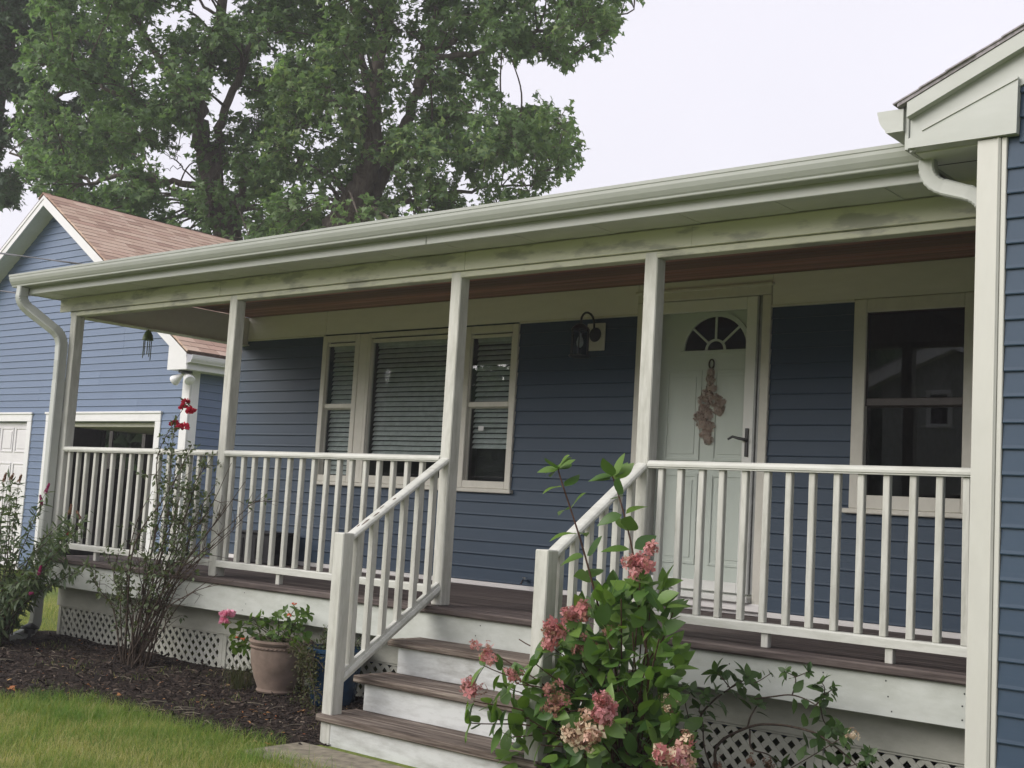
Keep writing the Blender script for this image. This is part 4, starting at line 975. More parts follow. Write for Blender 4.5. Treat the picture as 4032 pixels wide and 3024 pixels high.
# ------------------------------------------------------------------ rose bush
rb = np.array([-1.90, -.20, bed_z(-1.9, -.2)-.01])
rose = thing('rose_bush', rb, 'leggy half bare rose bush with red flowers in front of the railing', 'rose bush')
lv = []; ld = []; lp = []
def rose_leaf(p, d, k=5):
    for _ in range(k):
        o = rvec(); o /= np.linalg.norm(o); lp.append(p+o*.025*nr_.random()); ld.append(o+.5*d+np.array([0, 0, -.15])); lv.append(nr_.uniform(.032, .055))
tops = [((402, 871), -.28, 1), ((378, 917), -.3, 1), ((414, 960), -.25, 1), ((440, 1000), -.2, 1), ((460, 985), -.1, 1), ((470, 1040), -.3, .8), ((430, 1060), -.2, 1), ((395, 1050), -.35, 1), ((455, 1090), -.1, 1), ((360, 1100), -.3, .5), ((335, 1130), -.2, .3), ((310, 1180), -.4, .3), ((285, 1215), -.2, .8), ((255, 1195), -.3, .9), ((225, 1190), -.3, .7), ((205, 1230), -.35, .7), ((260, 1250), -.4, .8), ((240, 1290), -.3, .7), ((500, 1000), -.2, .1), ((530, 1040), -.15, .1), ((565, 1065), -.2, 0), ((545, 1100), -.3, 0), ((520, 1130), -.25, .1), ((490, 1090), -.3, .3), ((480, 1160), -.2, .2), ((450, 1180), -.3, .3), ((420, 1140), -.15, .9), ((300, 1300), -.4, .4), ((350, 1250), -.4, .3), ((395, 1200), -.35, .5), ((470, 1240), -.35, .1), ((505, 1255), -.3, .1), ((330, 1060), -.3, .3), ((380, 1000), -.2, .7), ((405, 985), -.3, 1), ((425, 1110), -.25, 1)]
for (v, Y, leafy) in tops:
    p = A(v, Y); st0 = rb+rvec(.055)*[1.4, .8, 0]; mid = st0*.45+p*.55+np.array([nr_.normal()*.06-(p[0]-rb[0])*.12, nr_.normal()*.07, .03])
    sp_ = spline([st0, st0*.72+mid*.28+rvec(.02), mid, mid*.45+p*.55+rvec(.035), p], 6)
    n = len(sp_); m = MB(); r0 = nr_.uniform(.006, .011); m.tube(sp_, [r0+(.0022-r0)*i/(n-1) for i in range(n)], 5)
    for k in range(8):
        i = int(nr_.integers(n//3, n-2)); b0 = sp_[i]; t = sp_[i+1]-sp_[i]; t /= np.linalg.norm(t); d = t*.7+rvec(.55)+np.array([0, 0, .25]); d /= np.linalg.norm(d); l = nr_.uniform(.08, .22)
        e = [b0, b0+d*l*.5+rvec(.012), b0+d*l+rvec(.02)]; m.tube(e, [.003, .0022, .0012], 4)
        if nr_.random() < leafy: rose_leaf(e[2], d, 6); rose_leaf(e[1], d, 4)
        elif nr_.random() < .12: rose_leaf(e[2], d, 3)
        if nr_.random() < .5: m.tube([e[1], e[1]+(d+rvec(.6))*l*.35], [.0016, .001], 4)
    m.build('stem', M['rstem'], rose, smooth=True)
    if leafy > .6:
        for q in range(n//2, n, 2): rose_leaf(sp_[q], sp_[min(q+1, n-1)]-sp_[q-1], 5)
n = len(lp); link('leaves', scat(T_ROSE, lp, ld, np.array([0, -.2, 1.0])+nr_.normal(size=(n, 3))*.5, lv, M['rose_leaf'], 'leaves', 9), rose, (0, 0, 0), kind='stuff')
def blossom(parent, p, r, mk, n=26, seed=1, name='flower', flat=.75):
    q = nr_.normal(size=(n, 3)); q[:, 2] = np.abs(q[:, 2])*flat; q /= np.linalg.norm(q, axis=1)[:, None]; u = nr_.uniform(.25, 1, n)[:, None]
    return link(name, scat(t_ovate(.85, .25, -.2, 3, .9), p+q*u*r*.35, q+nr_.normal(size=(n, 3))*.2, np.cross(q, nr_.normal(size=(n, 3))), np.full(n, r*.8), M[mk], name, seed), parent, (0, 0, 0))
for v, r in (((402, 870), .04), ((396, 881), .045), ((413, 887), .042), ((408, 892), .04), ((377, 916), .045), ((397, 924), .048), ((388, 926), .04)): blossom(rose, A(v, -.29), r, 'red')

# ------------------------------------------------------------------ butterfly bush at the porch corner
bb = np.array([-3.72, -.42, bed_z(-3.72, -.42)-.01])
bud = thing('butterfly_bush', bb, 'grey green butterfly bush with magenta flower spikes at the porch corner', 'shrub')
lp, ld, lv = [], [], []
T = [((nr_.uniform(-90, 70), nr_.uniform(1040, 1260)), nr_.uniform(-.75, -.2)) for _ in range(26)]+[((nr_.uniform(70, 190), nr_.uniform(1110, 1240)), nr_.uniform(-.5, -.2)) for _ in range(18)]+[((nr_.uniform(-80, 40), nr_.uniform(1240, 1360)), nr_.uniform(-.7, -.25)) for _ in range(10)]
T += [((98, 1066), -.35), ((90, 1092), -.35), ((62, 1283), -.6), ((84, 1242), -.55), ((146, 1156), -.4)]+[(v_, -.45) for v_ in ((8, 1042), (22, 1038), (40, 1044), (172, 1122), (150, 1112))]
for v, Y in T:
    p = A(v, Y); st0 = bb+rvec(.07)*[1, 1, 0]; mid = st0*.5+p*.5+np.array([-.05, 0, .06])+rvec(.05); sp_ = spline([st0, mid, p], 9); n = len(sp_)
    m = MB(); m.tube(sp_, [.007-.005*i/(n-1) for i in range(n)], 5); m.build('stem', M['rstem'], bud, smooth=True)
    for i in range(n//3, n):
        t = sp_[min(i+1, n-1)]-sp_[i-1]; t /= np.linalg.norm(t)
        for _ in range(4):
            o = rvec(); o -= t*(o@t)*.6; o /= np.linalg.norm(o); lp.append(sp_[i]+rvec(.012)); ld.append(o+.5*t+np.array([0, 0, -.25])); lv.append(nr_.uniform(.06, .11))
n = len(lp); link('leaves', scat(T_LANCE, lp, ld, np.array([0, -.2, 1.0])+nr_.normal(size=(n, 3))*.45, lv, M['bud_leaf'], 'leaves', 10), bud, (0, 0, 0), kind='stuff')
def spike(v, Y, d, mk, ln=.09):
    p = A(v, Y); d = np.array(d, float); d /= np.linalg.norm(d); n = 60; t = nr_.random(n); o = nr_.normal(size=(n, 3)); o -= (o@d)[:, None]*d; o /= np.linalg.norm(o, axis=1)[:, None]
    link('flower_spike', scat(T_FLOR, p+d*(t*ln)[:, None]+o*(.014*(1-t*.7))[:, None], np.cross(o, rvec()), o, np.full(n, .011), M[mk], 'flower_spike', 4), bud, (0, 0, 0))
spike((98, 1064), -.35, (.5, 0, .8), 'magenta'); spike((90, 1090), -.35, (-.4, 0, .9), 'magenta'); spike((62, 1282), -.6, (.9, 0, .1), 'magenta', .07); spike((84, 1240), -.55, (.3, 0, .9), 'magenta', .07); spike((146, 1155), -.4, (.8, 0, .3), 'red', .06)
for v in ((8, 1040), (22, 1036), (40, 1042), (172, 1120), (150, 1110)): spike(v, -.45, (nr_.normal()*.5, 0, 1), 'tan', .08)

# ------------------------------------------------------------------ pots
pc = np.array([-.20, -.13]); pz = bed_z(*pc)-.012
pot = MB(); prof = [(.0, 0), (.150, 0), (.158, .012), (.150, .026), (.150, .032), (.182, .11), (.206, .20), (.214, .27), (.212, .305), (.218, .312), (.218, .325), (.213, .331), (.226, .345), (.232, .358), (.226, .372), (.205, .372), (.200, .35), (.195, .335), (.0, .335)]
pot.lathe(prof, (pc[0], pc[1], pz), 40); pot = props(pot.build('flower_pot', M['terra'], loc=(pc[0], pc[1], pz), smooth=True), 'large weathered terracotta pot on the mulch in front of the lattice', 'pot')
me = None
for k in range(44):
    a = 2*math.pi*k/44; m = MB(); m.tube([(.216, -.012, .315), (.221, 0, .3185), (.216, .012, .322)], [.003, .006, .003], 5)
    if me is None: me = m.mesh('rope_twist', M['terra'], smooth=True)
    link('rope_twist', me, pot, (pc[0], pc[1], pz), Matrix.Rotation(a, 3, 'Z').to_quaternion())
m = MB(); m.lathe([(0, 0), (.198, 0), (.198, .006), (0, .012)], (pc[0], pc[1], pz+.336), 24); m.build('soil', M['soil'], pot)
qc = np.array([.37, -.12]); qz = bed_z(*qc)-.012
bp_ = MB(); bp_.lathe([(0, 0), (.14, 0), (.15, .01), (.165, .12), (.185, .28), (.195, .355), (.207, .365), (.207, .385), (.196, .392), (.185, .385), (.18, .36), (0, .355)], (qc[0], qc[1], qz), 40)
bp_ = props(bp_.build('flower_pot', M['blueglaze'], loc=(qc[0], qc[1], qz), smooth=True), 'dark blue glazed pot standing behind the stair newel post', 'pot')
m = MB(); m.lathe([(0, 0), (.18, 0), (.18, .004), (0, .01)], (qc[0], qc[1], qz+.357), 24); m.build('soil', M['soil'], bp_)
# plants in the pots
g0 = np.array([pc[0], pc[1], pz+.345]); ger = thing('geranium', g0, 'leafy geranium with pink flower and orange buds in the terracotta pot', 'potted plant')
ger_me = [leafme(T_ROUND, M['pot_leaf'], 'geranium_leaf'), leafme(t_ovate(.5, .15, .2, 5), M['pot_leaf'], 'geranium_leaf'), leafme(t_ovate(.6, .2, .3, 5), M['pot_leaf'], 'geranium_leaf')]
nleaf[0] = 0
gt = [(488, 1345), (505, 1370), (520, 1350), (540, 1335), (560, 1330), (575, 1345), (600, 1330), (615, 1318), (640, 1312), (655, 1322), (668, 1325), (625, 1345), (645, 1360), (660, 1375), (590, 1370), (550, 1380), (520, 1395), (505, 1400), (530, 1410), (570, 1395), (610, 1380), (635, 1390), (500, 1385)]
for k, v in enumerate(gt):
    p = A(v, pc[1]-.06+.10*math.sin(k*1.7)); s0 = g0+np.array([nr_.uniform(-.13, .13), nr_.uniform(-.1, .1), -.01]); hyd_stem([s0, s0*.45+p*.55+np.array([0, 0, .05]), p], .004, .002, .55, .045, (.045, .075), ger, ger_me, 'rose_leaf' if False else 'dry_leaf', 4, 290)
blossom(ger, A((490, 1330), -.30), .065, 'rosepink', 40); blossom(ger, A((484, 1345), -.30), .05, 'rosepink', 30)
for v in ((635, 1305), (624, 1330), (524, 1381), (512, 1378)): blossom(ger, A(v, -.32), .02, 'orange', 8)
m = MB(); q = A((490, 1335), -.29); m.tube(spline([g0+[-.08, 0, 0], (g0+q)/2+[0, 0, .05], q], 6), .0025, 5); m.build('stem', M['dry_leaf'], ger)
tr = thing('trailing_plant', (pc[0]+.16, pc[1]-.1, pz+.36), 'dark wilted plant trailing down the side of the terracotta pot', 'potted plant'); lp, ld, lv = [], [], []
for k in range(17):
    s0 = g0+np.array([.15, -.10, .01])+rvec(.04); e = A((nr_.uniform(628, 700), nr_.uniform(1430, 1550)), -.38+nr_.normal()*.06); e[2] = max(e[2], bed_z(e[0], e[1])+.01); md = A((nr_.uniform(650, 680), 1412), -.36); sp_ = spline([s0, md, md*.4+e*.6+rvec(.02), e], 7)
    m = MB(); m.tube(sp_, .0022, 4); m.build('stem', M['rstem'], tr)
    for p in sp_[4:]:
        for _ in range(5): o = rvec(); lp.append(p+o*.016); ld.append(o+np.array([0, 0, -.4])); lv.append(nr_.uniform(.014, .03))
n = len(lp); link('leaves', scat(T_ROSE, lp, ld, np.array([0, -.3, 1.0])+nr_.normal(size=(n, 3))*.5, lv, M['dry_leaf'], 'leaves', 11), tr, (0, 0, 0), kind='stuff')
b0 = np.array([qc[0], qc[1], qz+.37]); dry = thing('dried_plant', b0, 'dry twiggy plant and small greenery in the blue pot', 'potted plant'); lp, ld, lv = [], [], []
for k in range(34):
    s0 = b0+np.array([nr_.uniform(-.15, .15), nr_.uniform(-.12, .12), -.02]); d = rvec(.5)+np.array([0, 0, 1.1]); d /= np.linalg.norm(d); l = nr_.uniform(.07, .24)
    m = MB(); m.tube(spline([s0, s0+d*l*.6+rvec(.02), s0+d*l], 4), [.002]*8+[.001], 4); m.build('stem', M['rstem'], dry)
    for _ in range(14): o = rvec(); lp.append(s0+d*l*nr_.random()+o*.01); ld.append(o+d); lv.append(nr_.uniform(.015, .035))
n = len(lp); link('leaves', scat(T_ROSE, lp, ld, np.array([0, -.3, 1.0])+nr_.normal(size=(n, 3))*.5, lv, M['rose_leaf'], 'leaves', 12), dry, (0, 0, 0), kind='stuff')
# tuft of drooping grass left of the pot
def blade_tm(n=5):
    vs, fs = [], []
    for i in range(n+1):
        t = i/n; w = .5*(1-t)**.7+.02; vs += [(-w, t, 0), (w, t, 0)]
    for i in range(n): a = 2*i; fs += [(a, a+1, a+3), (a, a+3, a+2)]
    return np.array(vs, float), np.array(fs)
def blades(P, H, Wd, lean, mat, seed, rv=None):
    r = np.random.default_rng(seed); n = len(P); az = r.uniform(0, 6.283, n); tv, tf = blade_tm(4); k = len(tv)
    dx = np.stack([np.cos(az), np.sin(az), np.zeros(n)], 1); sx = np.stack([-np.sin(az), np.cos(az), np.zeros(n)], 1); t = tv[:, 1]
    b = (lean*r.uniform(.3, 1.4, n))[:, None]*t[None]**2; zz = t[None]*np.cos(np.minimum(b*1.1, 1.5)); 
    w = P[:, None]+dx[:, None]*(b*H[:, None])[..., None]+sx[:, None]*(tv[None, :, 0]*Wd[:, None])[..., None]; w[..., 2] += zz*H[:, None]
    return np_mesh('blades', w.reshape(-1, 3), (tf[None]+(np.arange(n)*k)[:, None, None]).reshape(-1, 3), np.repeat(r.random(n) if rv is None else rv, k), mat)
tb = at(515, 1492, 'Z', -.77); n = 150
P = tb+np.stack([nr_.normal(size=n)*.05, nr_.normal(size=n)*.04, np.zeros(n)], 1); P[:, 2] = [bed_z(p[0], p[1])-.005 for p in P]
props(link('grass_tuft', blades(P, nr_.uniform(.12, .30, n), np.full(n, .004), .9, M['dry_leaf'], 5), None, (0, 0, 0)), 'drooping grassy tuft growing beside the terracotta pot', 'plant')

# ------------------------------------------------------------------ door swag
sw = thing('door_swag', (1.955, Yd-.02, 1.30), 'dried pink flower swag hanging on the white front door', 'wreath')
P, N_ = [], []
for (x, z, r) in ((1.955, 1.80, .035), (1.955, 1.745, .04), (1.965, 1.68, .05), (1.93, 1.62, .06), (1.90, 1.58, .06), (2.00, 1.585, .06), (2.045, 1.56, .055), (2.035, 1.51, .05), (1.90, 1.51, .055), (1.87, 1.46, .055), (1.94, 1.47, .05), (1.90, 1.40, .055), (1.96, 1.38, .05), (1.93, 1.33, .055), (1.955, 1.285, .045)):
    n = 60; q = nr_.normal(size=(n, 3)); q /= np.linalg.norm(q, axis=1)[:, None]; q[:, 1] = -np.abs(q[:, 1])
    P += list(np.array([x, Yd-.008, z])+q*np.array([r, .035, r])*nr_.uniform(.5, 1, n)[:, None]); N_ += list(q+nr_.normal(size=(n, 3))*.3)
P = np.array(P); N_ = np.array(N_); P[:, 1] = np.maximum(P[:, 1], D+.025)
link('dried_flowers', scat(T_FLOR, P, np.cross(N_, nr_.normal(size=P.shape)), N_, nr_.uniform(.012, .022, len(P)), M['swag'], 'dried_flowers', 6), sw, (0, 0, 0))
m = MB(); m.tube([(1.955+.022*math.cos(a), Yd-.014, 1.865+.035*math.sin(a)) for a in [2*math.pi*i/14 for i in range(15)]], .006, 6); m.tube([(1.955, Yd-.012, 1.83), (1.955, Yd-.012, 1.78)], .012, 6); m.build('hanger', M['rstem'], sw, smooth=True)

# ------------------------------------------------------------------ fallen leaves, chips, lawn
lm = [leafme(T_MAPLE, M['litter'], 'fallen_leaf'), leafme(t_ovate(.5, .3, .4, 4), M['litter'], 'fallen_leaf')]
for k, (v, s, lab) in enumerate([((655, 1537), .10, 'large curled orange leaf lying on mulch beside the newel post'), ((492, 1484), .06, None), ((543, 1533), .05, None), ((533, 1551), .045, None), ((545, 1589), .05, None), ((650, 1609), .065, 'dark red fallen leaf on the mulch near the steps'), ((577, 1595), .05, None), ((575, 1542), .045, None), ((556, 1538), .04, None), ((535, 1560), .04, None), ((18, 1485), .09, 'ragged dry orange leaf on the mulch far from the pots'), ((195, 1485), .06, None), ((350, 1475), .035, None), ((455, 1460), .05, None), ((440, 1505), .04, None), ((600, 1612), .04, None), ((260, 1500), .04, None), ((140, 1480), .04, None)]):
    p = at(v[0], v[1], 'Z', -.768); p[2] = bed_z(p[0], p[1])+.012
    o = put_leaf(lm[k % 2], None, p, rvec()*[1, 1, .15], np.array([0, 0, 1.0])+rvec(.3), s, 'fallen_leaf'); props(o, lab or 'small dry fallen leaf lying on the dark mulch', 'leaf', 'fallen leaves on the mulch')
def chipmesh(P_, N, seed, lo, hi, mat='chip'):
    r = np.random.default_rng(seed); xs = [p[0] for p in P_]; ys = [p[1] for p in P_]; pts = []
    while len(pts) < N:
        x, y = r.uniform(min(xs), max(xs)), r.uniform(max(min(ys), -1.9), .12)
        if inpoly(x, y, P_): pts.append((x, y, bed_z(x, y, P_)+.004))
    pts = np.array(pts); d = r.normal(size=(N, 3))*[1, 1, .25]; nv = np.array([0, 0, 1.0])+r.normal(size=(N, 3))*.45
    tv = np.array([(-.14, 0, 0), (.12, .05, 0), (.16, .9, .03), (-.08, 1, 0), (0, .5, .12)], float); tf = np.array([(0, 1, 4), (1, 2, 4), (2, 3, 4), (3, 0, 4)])
    return scat((tv, tf), pts, d, nv, r.uniform(lo, hi, N)*np.where(r.random(N) < .05, 2.2, 1), M[mat], 'chips', seed)
props(link('mulch_chips', chipmesh(BED, 26000, 31, .012, .038)), 'shredded dark bark mulch covering the flower bed', 'mulch', kind='stuff')
props(link('mulch_chips', chipmesh(BEDR, 5000, 32, .012, .038)), 'bark mulch under the hydrangea beside the steps', 'mulch', kind='stuff')
props(link('leaf_bits', chipmesh(BED, 420, 33, .012, .026, 'litter')), 'crumbs of dry leaf strewn over the mulch', 'leaf litter', kind='stuff')
r = np.random.default_rng(77); pts = []
while len(pts) < 70000:
    x, y = r.uniform(-4.6, 3.4), r.uniform(-3.6, -1.0)
    if inpoly(x, y, BED) and edged(x, y, BED) > .05*r.random(): continue
    if inpoly(x, y, BEDR): continue
    if 1.08 < x < 2.95 and y > -1.46+.10*r.random()+.05*math.sin(x*9): continue
    if x < -3 and y < -2.6: continue
    pts.append((x, y))
P = np.array([(x, y, GZ-.005) for x, y in pts]); n = len(P); cl_ = np.array([noise.noise(Vector((x*2.6, y*2.6, 3)))+.5*noise.noise(Vector((x*7, y*7, 4))) for x, y in pts]); ed_ = np.array([edged(x, y, BED) for x, y in pts]); gr_ = np.clip(.48-.5*cl_+.22*np.clip((ed_-.25)/.5, -1, 1)+r.normal(size=n)*.2, 0, 1)
k2 = r.choice(n, 7000, replace=False); k2 = k2[(ed_[k2] < .9)]
props(link('grass', blades(P[k2], r.uniform(.09, .17, len(k2)), r.uniform(.002, .004, len(k2)), 1.25, M['grass'], 44, np.clip(.25+.3*r.normal(size=len(k2)), 0, 1))), 'longer unmown grass along the edge of the mulch bed', 'grass', kind='stuff')
props(link('grass', blades(P, r.uniform(.045, .105, n)*(1+.5*cl_)*(1+.35*np.clip(.3-ed_, 0, .3)/.3), r.uniform(.0016, .0032, n), 1.0, M['grass'], 41, gr_)), 'green and straw coloured lawn grass in front of the bed', 'grass', kind='stuff')
pts = [(r.uniform(-7.5, -4.0), r.uniform(-1.2, 4.2)) for _ in range(14000)]; P = np.array([(x, y, GZ-.005) for x, y in pts]); n = len(P)
props(link('grass', blades(P, r.uniform(.05, .10, n), r.uniform(.003, .005, n), .75, M['grass'], 42, np.clip(.72+.2*r.normal(size=n), 0, 1))), 'lawn beyond the porch corner with sunlit yellow put into its blades', 'grass', kind='stuff')  # straw-weighted blade colours paint the sunlit look
n = 420; pts = []
while len(pts) < n:
    x, y = r.uniform(-3.9, 1.1), r.uniform(-1.3, .05)
    if inpoly(x, y, BED) and noise.noise(Vector((x*2.5, y*2.5, 8))) > .22: pts.append((x, y))
P = np.array([(x, y, bed_z(x, y)-.003) for x, y in pts])
props(link('weeds', blades(P, r.uniform(.02, .06, n), np.full(n, .003), 1.0, M['grass'], 43)), 'thin weeds sprouting through the mulch', 'weeds', kind='stuff')
m = MB()
for k in range(60):
    x, y = r.uniform(-3.6, .9), r.uniform(-1.25, -.2)
    if not inpoly(x, y, BED): continue
    a = r.uniform(0, 6.28); l = r.uniform(.05, .16); z = bed_z(x, y)+.012; x2, y2 = x+l*math.cos(a), y+l*math.sin(a)
    m.tube([(x, y, z), ((x+x2)/2, (y+y2)/2, z+.008), (x2, y2, bed_z(x2, y2)+.012)], .0018, 4)
props(m.build('dry_twigs', M['concrete']), 'pale dry twigs scattered on the mulch', 'twigs', kind='stuff')

# ------------------------------------------------------------------ maples behind the garage
POLY = [(-420, -900), (-420, 470), (-60, 470), (0, 440), (40, 452), (60, 405), (95, 430), (120, 470), (300, 570), (500, 600), (720, 580), (960, 540), (1160, 470), (1200, 425), (1215, 395), (1245, 375), (1262, 350), (1288, 338), (1262, 310), (1252, 285), (1238, 225), (1205, 245), (1150, 232), (1110, 238), (1082, 222), (1072, 190), (1076, 150), (1100, 165), (1125, 140), (1150, 120), (1185, 128), (1210, 160), (1240, 160), (1246, 130), (1232, 105), (1290, 108), (1345, 96), (1350, 60), (1385, 25), (1400, -40), (1370, -200), (1250, -900)]
HOLES = [(187, 116, 22), (139, 205, 24), (385, 372, 40), (193, 396, 20), (250, 385, 16), (413, 488, 24), (500, 505, 18), (445, 26, 26), (470, 60, 14), (696, 316, 15), (535, 284, 12), (825, 262, 17), (961, 142, 14), (660, 60, 12), (560, 470, 16), (800, 470, 12), (60, 150, 13), (30, 330, 16), (330, 60, 12), (905, 300, 12), (620, 390, 14), (1010, 250, 12), (700, 180, 12), (250, 230, 12), (930, 440, 12), (105, 300, 14), (1080, 330, 12), (40, 240, 18), (90, 395, 16)]
CORR = [((497, 560), (472, 470)), ((472, 470), (456, 400)), ((456, 400), (442, 320)), ((512, 540), (520, 420)), ((806, 300), (808, 130)), ((725, 520), (770, 420)), ((770, 420), (800, 360)), ((880, 260), (985, 85))]
def near_seg(x, y, a, b):
    ex, ey = b[0]-a[0], b[1]-a[1]; t = max(0, min(1, ((x-a[0])*ex+(y-a[1])*ey)/(ex*ex+ey*ey))); return math.hypot(x-a[0]-t*ex, y-a[1]-t*ey)
_hr = random.Random(3)
HOLES += [(_hr.uniform(-50, 1280), _hr.uniform(0, 470), _hr.uniform(5, 11)) for _ in range(110)]
def tree(name, label, limbs, sel, dep, seed, ncl, mat, size=(.10, .165), per=(18, 28)):
    r = np.random.default_rng(seed); base = np.array(limbs[0][0][0]); root = thing(name, (base[0], base[1], GZ), label, 'tree', None)
    nodes = []
    for li, (pts, r0, r1) in enumerate(limbs):
        sp_ = spline(pts, 6); n = len(sp_); rad = [r0+(r1-r0)*(i/(n-1))**.8 for i in range(n)]; m = MB()
        sp_ = [p+r.normal(size=3)*.03*(0 < i < n-1) for i, p in enumerate(sp_)]
        m.tube(sp_, rad, 10); m.build('trunk' if li == 0 else 'limb', M['bark'], root, smooth=True); nodes += [(p, q) for p, q in zip(sp_[n//4:], rad[n//4:])]
    NP = np.array([a for a, _ in nodes]); NR = np.array([b for _, b in nodes])
    cl = []; tries = 0
    while len(cl) < ncl and tries < 200000:
        tries += 1; v = sel(r)
        if not inpoly(v[0], v[1], POLY) or any(math.hypot(v[0]-h[0], v[1]-h[1]) < h[2]*1.3 for h in HOLES[:29]): continue
        p = atd(v[0], v[1], r.uniform(*dep))
        if cl and min(np.linalg.norm((p-c)*[1, 1, 1.2]) for c in cl) < .62: continue
        cl.append(p)
    LP, LD, LN, LS, LR = [], [], [], [], []; mb = MB()
    for c in cl:
        j = np.argmin(np.linalg.norm(NP-c, axis=1)+np.maximum(0, NP[:, 2]-c[2])*2.2); a = NP[j]; dd = c-a
        w = [a, a+dd*.4+np.array([0, 0, .12*np.linalg.norm(dd)])+r.normal(size=3)*.1, c]; sp_ = spline(w, 5); n = len(sp_); r0 = min(NR[j]*.6, .02+.012*np.linalg.norm(dd))
        mb.tube(sp_, [r0+(.012-r0)*i/(n-1) for i in range(n)], 5, cap=False)
        cr = r.random()
        out = c-base; out[2] *= .3; out /= np.linalg.norm(out)+1e-6
        for k in range(int(r.integers(*per))):
            o = r.normal(size=3); o /= np.linalg.norm(o); o[2] = o[2]*.75+.12
            s0 = c+o*.25*r.random(); d = o+out*.35; d /= np.linalg.norm(d); ln = r.uniform(.35, .75); tip = s0+d*ln+np.array([0, 0, -.18*ln])
            vx, vy = project(tip)
            if not inpoly(vx, vy, POLY) and r.random() < .93: continue
            if any(math.hypot(vx-h[0], vy-h[1]) < h[2]*r.uniform(.7, 1.05) for h in HOLES): continue
            if (tip-CAM)@AF < 29.3 and r.random() < .9 and any(near_seg(vx, vy, *sg) < 20 for sg in CORR): continue
            mb.tube([s0, (s0+tip)/2+np.array([0, 0, .05]), tip], [.010, .007, .004], 3, cap=False)
            for q in range(int(r.integers(12, 17))):
                t = r.uniform(.15, 1.0)**.8; p = s0+(tip-s0)*t+np.array([0, 0, .2*t*(1-t)*ln])+r.normal(size=3)*.055
                e = r.normal(size=3); e[2] -= .55; LP.append(p); LD.append(e+d*.7); LN.append(np.array([0, 0, .7])+d*.9+r.normal(size=3)*.4); LS.append(r.uniform(*size)); LR.append((cr*.45+r.random()*.55+.25*t) % 1)
    mb.build('branches', M['bark'], root)
    link('crown', scat(T_MAPLE, LP, LD, LN, LS, mat, 'crown', seed, np.array(LR)), root, (0, 0, 0), kind='stuff')
    return root
def lp_(depth, *vs): return [atd(v[0], v[1], depth+(v[2] if len(v) > 2 else 0)) for v in vs]
def ground_pt(p): return np.array([p[0], p[1], GZ-.1])
DA = 29.0
a0 = atd(492, 560, DA); tA = [ground_pt(a0)+[.4, 0, 0], a0]+lp_(DA, (475, 480), (456, 400), (442, 320), (428, 220), (455, 120), (480, 20), (500, -150), (510, -400))
limbsA = [(tA, .40, .06), (lp_(DA, (489, 540), (478, 440), (470, 350), (478, 260), (520, 160), (560, 20), (600, -200)), .19, .04), (lp_(DA+.4, (506, 570), (512, 470), (522, 410), (545, 360), (590, 320), (640, 250)), .14, .03),
          (lp_(DA-.3, (458, 420), (430, 400), (395, 360), (375, 340)), .035, .008), (lp_(DA+.8, (480, 500), (440, 470), (405, 430), (370, 405), (330, 380)), .09, .02), (lp_(DA, (440, 310), (400, 260), (330, 230), (230, 190), (120, 120)), .11, .03), (lp_(DA, (455, 400), (360, 395), (260, 380), (200, 392), (130, 370), (20, 330)), .09, .025), (lp_(DA+1, (430, 230), (340, 120), (280, 0), (220, -200)), .12, .03),
          (lp_(DA-.2, (470, 100), (500, 50), (440, 10), (380, -80)), .07, .02), (lp_(DA, (395, 360), (380, 330), (400, 310)), .012, .004), (lp_(DA, (395, 360), (365, 365), (345, 350)), .012, .004), (lp_(DA, (385, 350), (360, 335), (352, 315)), .010, .004)]
tree('maple_tree', 'tall multi stemmed maple rising behind the garage roof', limbsA, lambda r: (r.uniform(60, 700), r.uniform(-520, 560)), (26.5, 31.8), 101, 205, M['maple'])
DB = 27.5
b0_ = atd(715, 560, DB); tB = [ground_pt(b0_)+[-.3, 0, 0], b0_]+lp_(DB, (735, 490), (770, 420), (800, 360), (806, 290), (808, 200), (818, 120), (845, 20), (870, -120), (900, -400))
limbsB = [(tB, .42, .06), (lp_(DB+.3, (760, 520), (800, 440), (850, 330), (880, 260), (905, 190), (935, 130), (985, 85), (1060, 40), (1150, 0)), .20, .03), (lp_(DB, (808, 210), (780, 120), (760, 0), (740, -200)), .12, .03), (lp_(DB, (900, 190), (915, 110), (935, 30), (960, -100)), .09, .03), (lp_(DB-.5, (845, 340), (930, 330), (1040, 320), (1150, 310), (1240, 330)), .10, .02), (lp_(DB, (930, 130), (1040, 110), (1160, 70), (1280, 50), (1370, 20)), .08, .015), (lp_(DB, (1100, 90), (1160, 100), (1225, 140)), .04, .01), (lp_(DB, (800, 440), (900, 430), (1020, 410), (1150, 400)), .08, .02)]
tree('maple_tree', 'broad maple with leaning trunk spreading over the porch roof', limbsB, lambda r: (r.uniform(600, 1420), r.uniform(-480, 560)), (25.0, 30.0), 102, 232, M['maple'])
DC = 36.0
c0 = atd(-40, 500, DC); limbsC = [([ground_pt(c0), c0]+lp_(DC, (-30, 400), (-10, 250), (20, 100), (40, -100), (50, -350)), .40, .06), (lp_(DC, (-20, 330), (60, 250), (130, 200), (200, 120)), .14, .03), (lp_(DC, (-20, 300), (-120, 200), (-240, 100)), .14, .03), (lp_(DC, (-30, 400), (40, 380), (110, 385)), .10, .02)]
treeC = tree('maple_tree', 'darker leaved maple farther off beyond the garage gable', limbsC, lambda r: (r.uniform(-190, 260), r.uniform(-300, 450)), (32.5, 38), 103, 190, M['maple_dark'], (.12, .19))

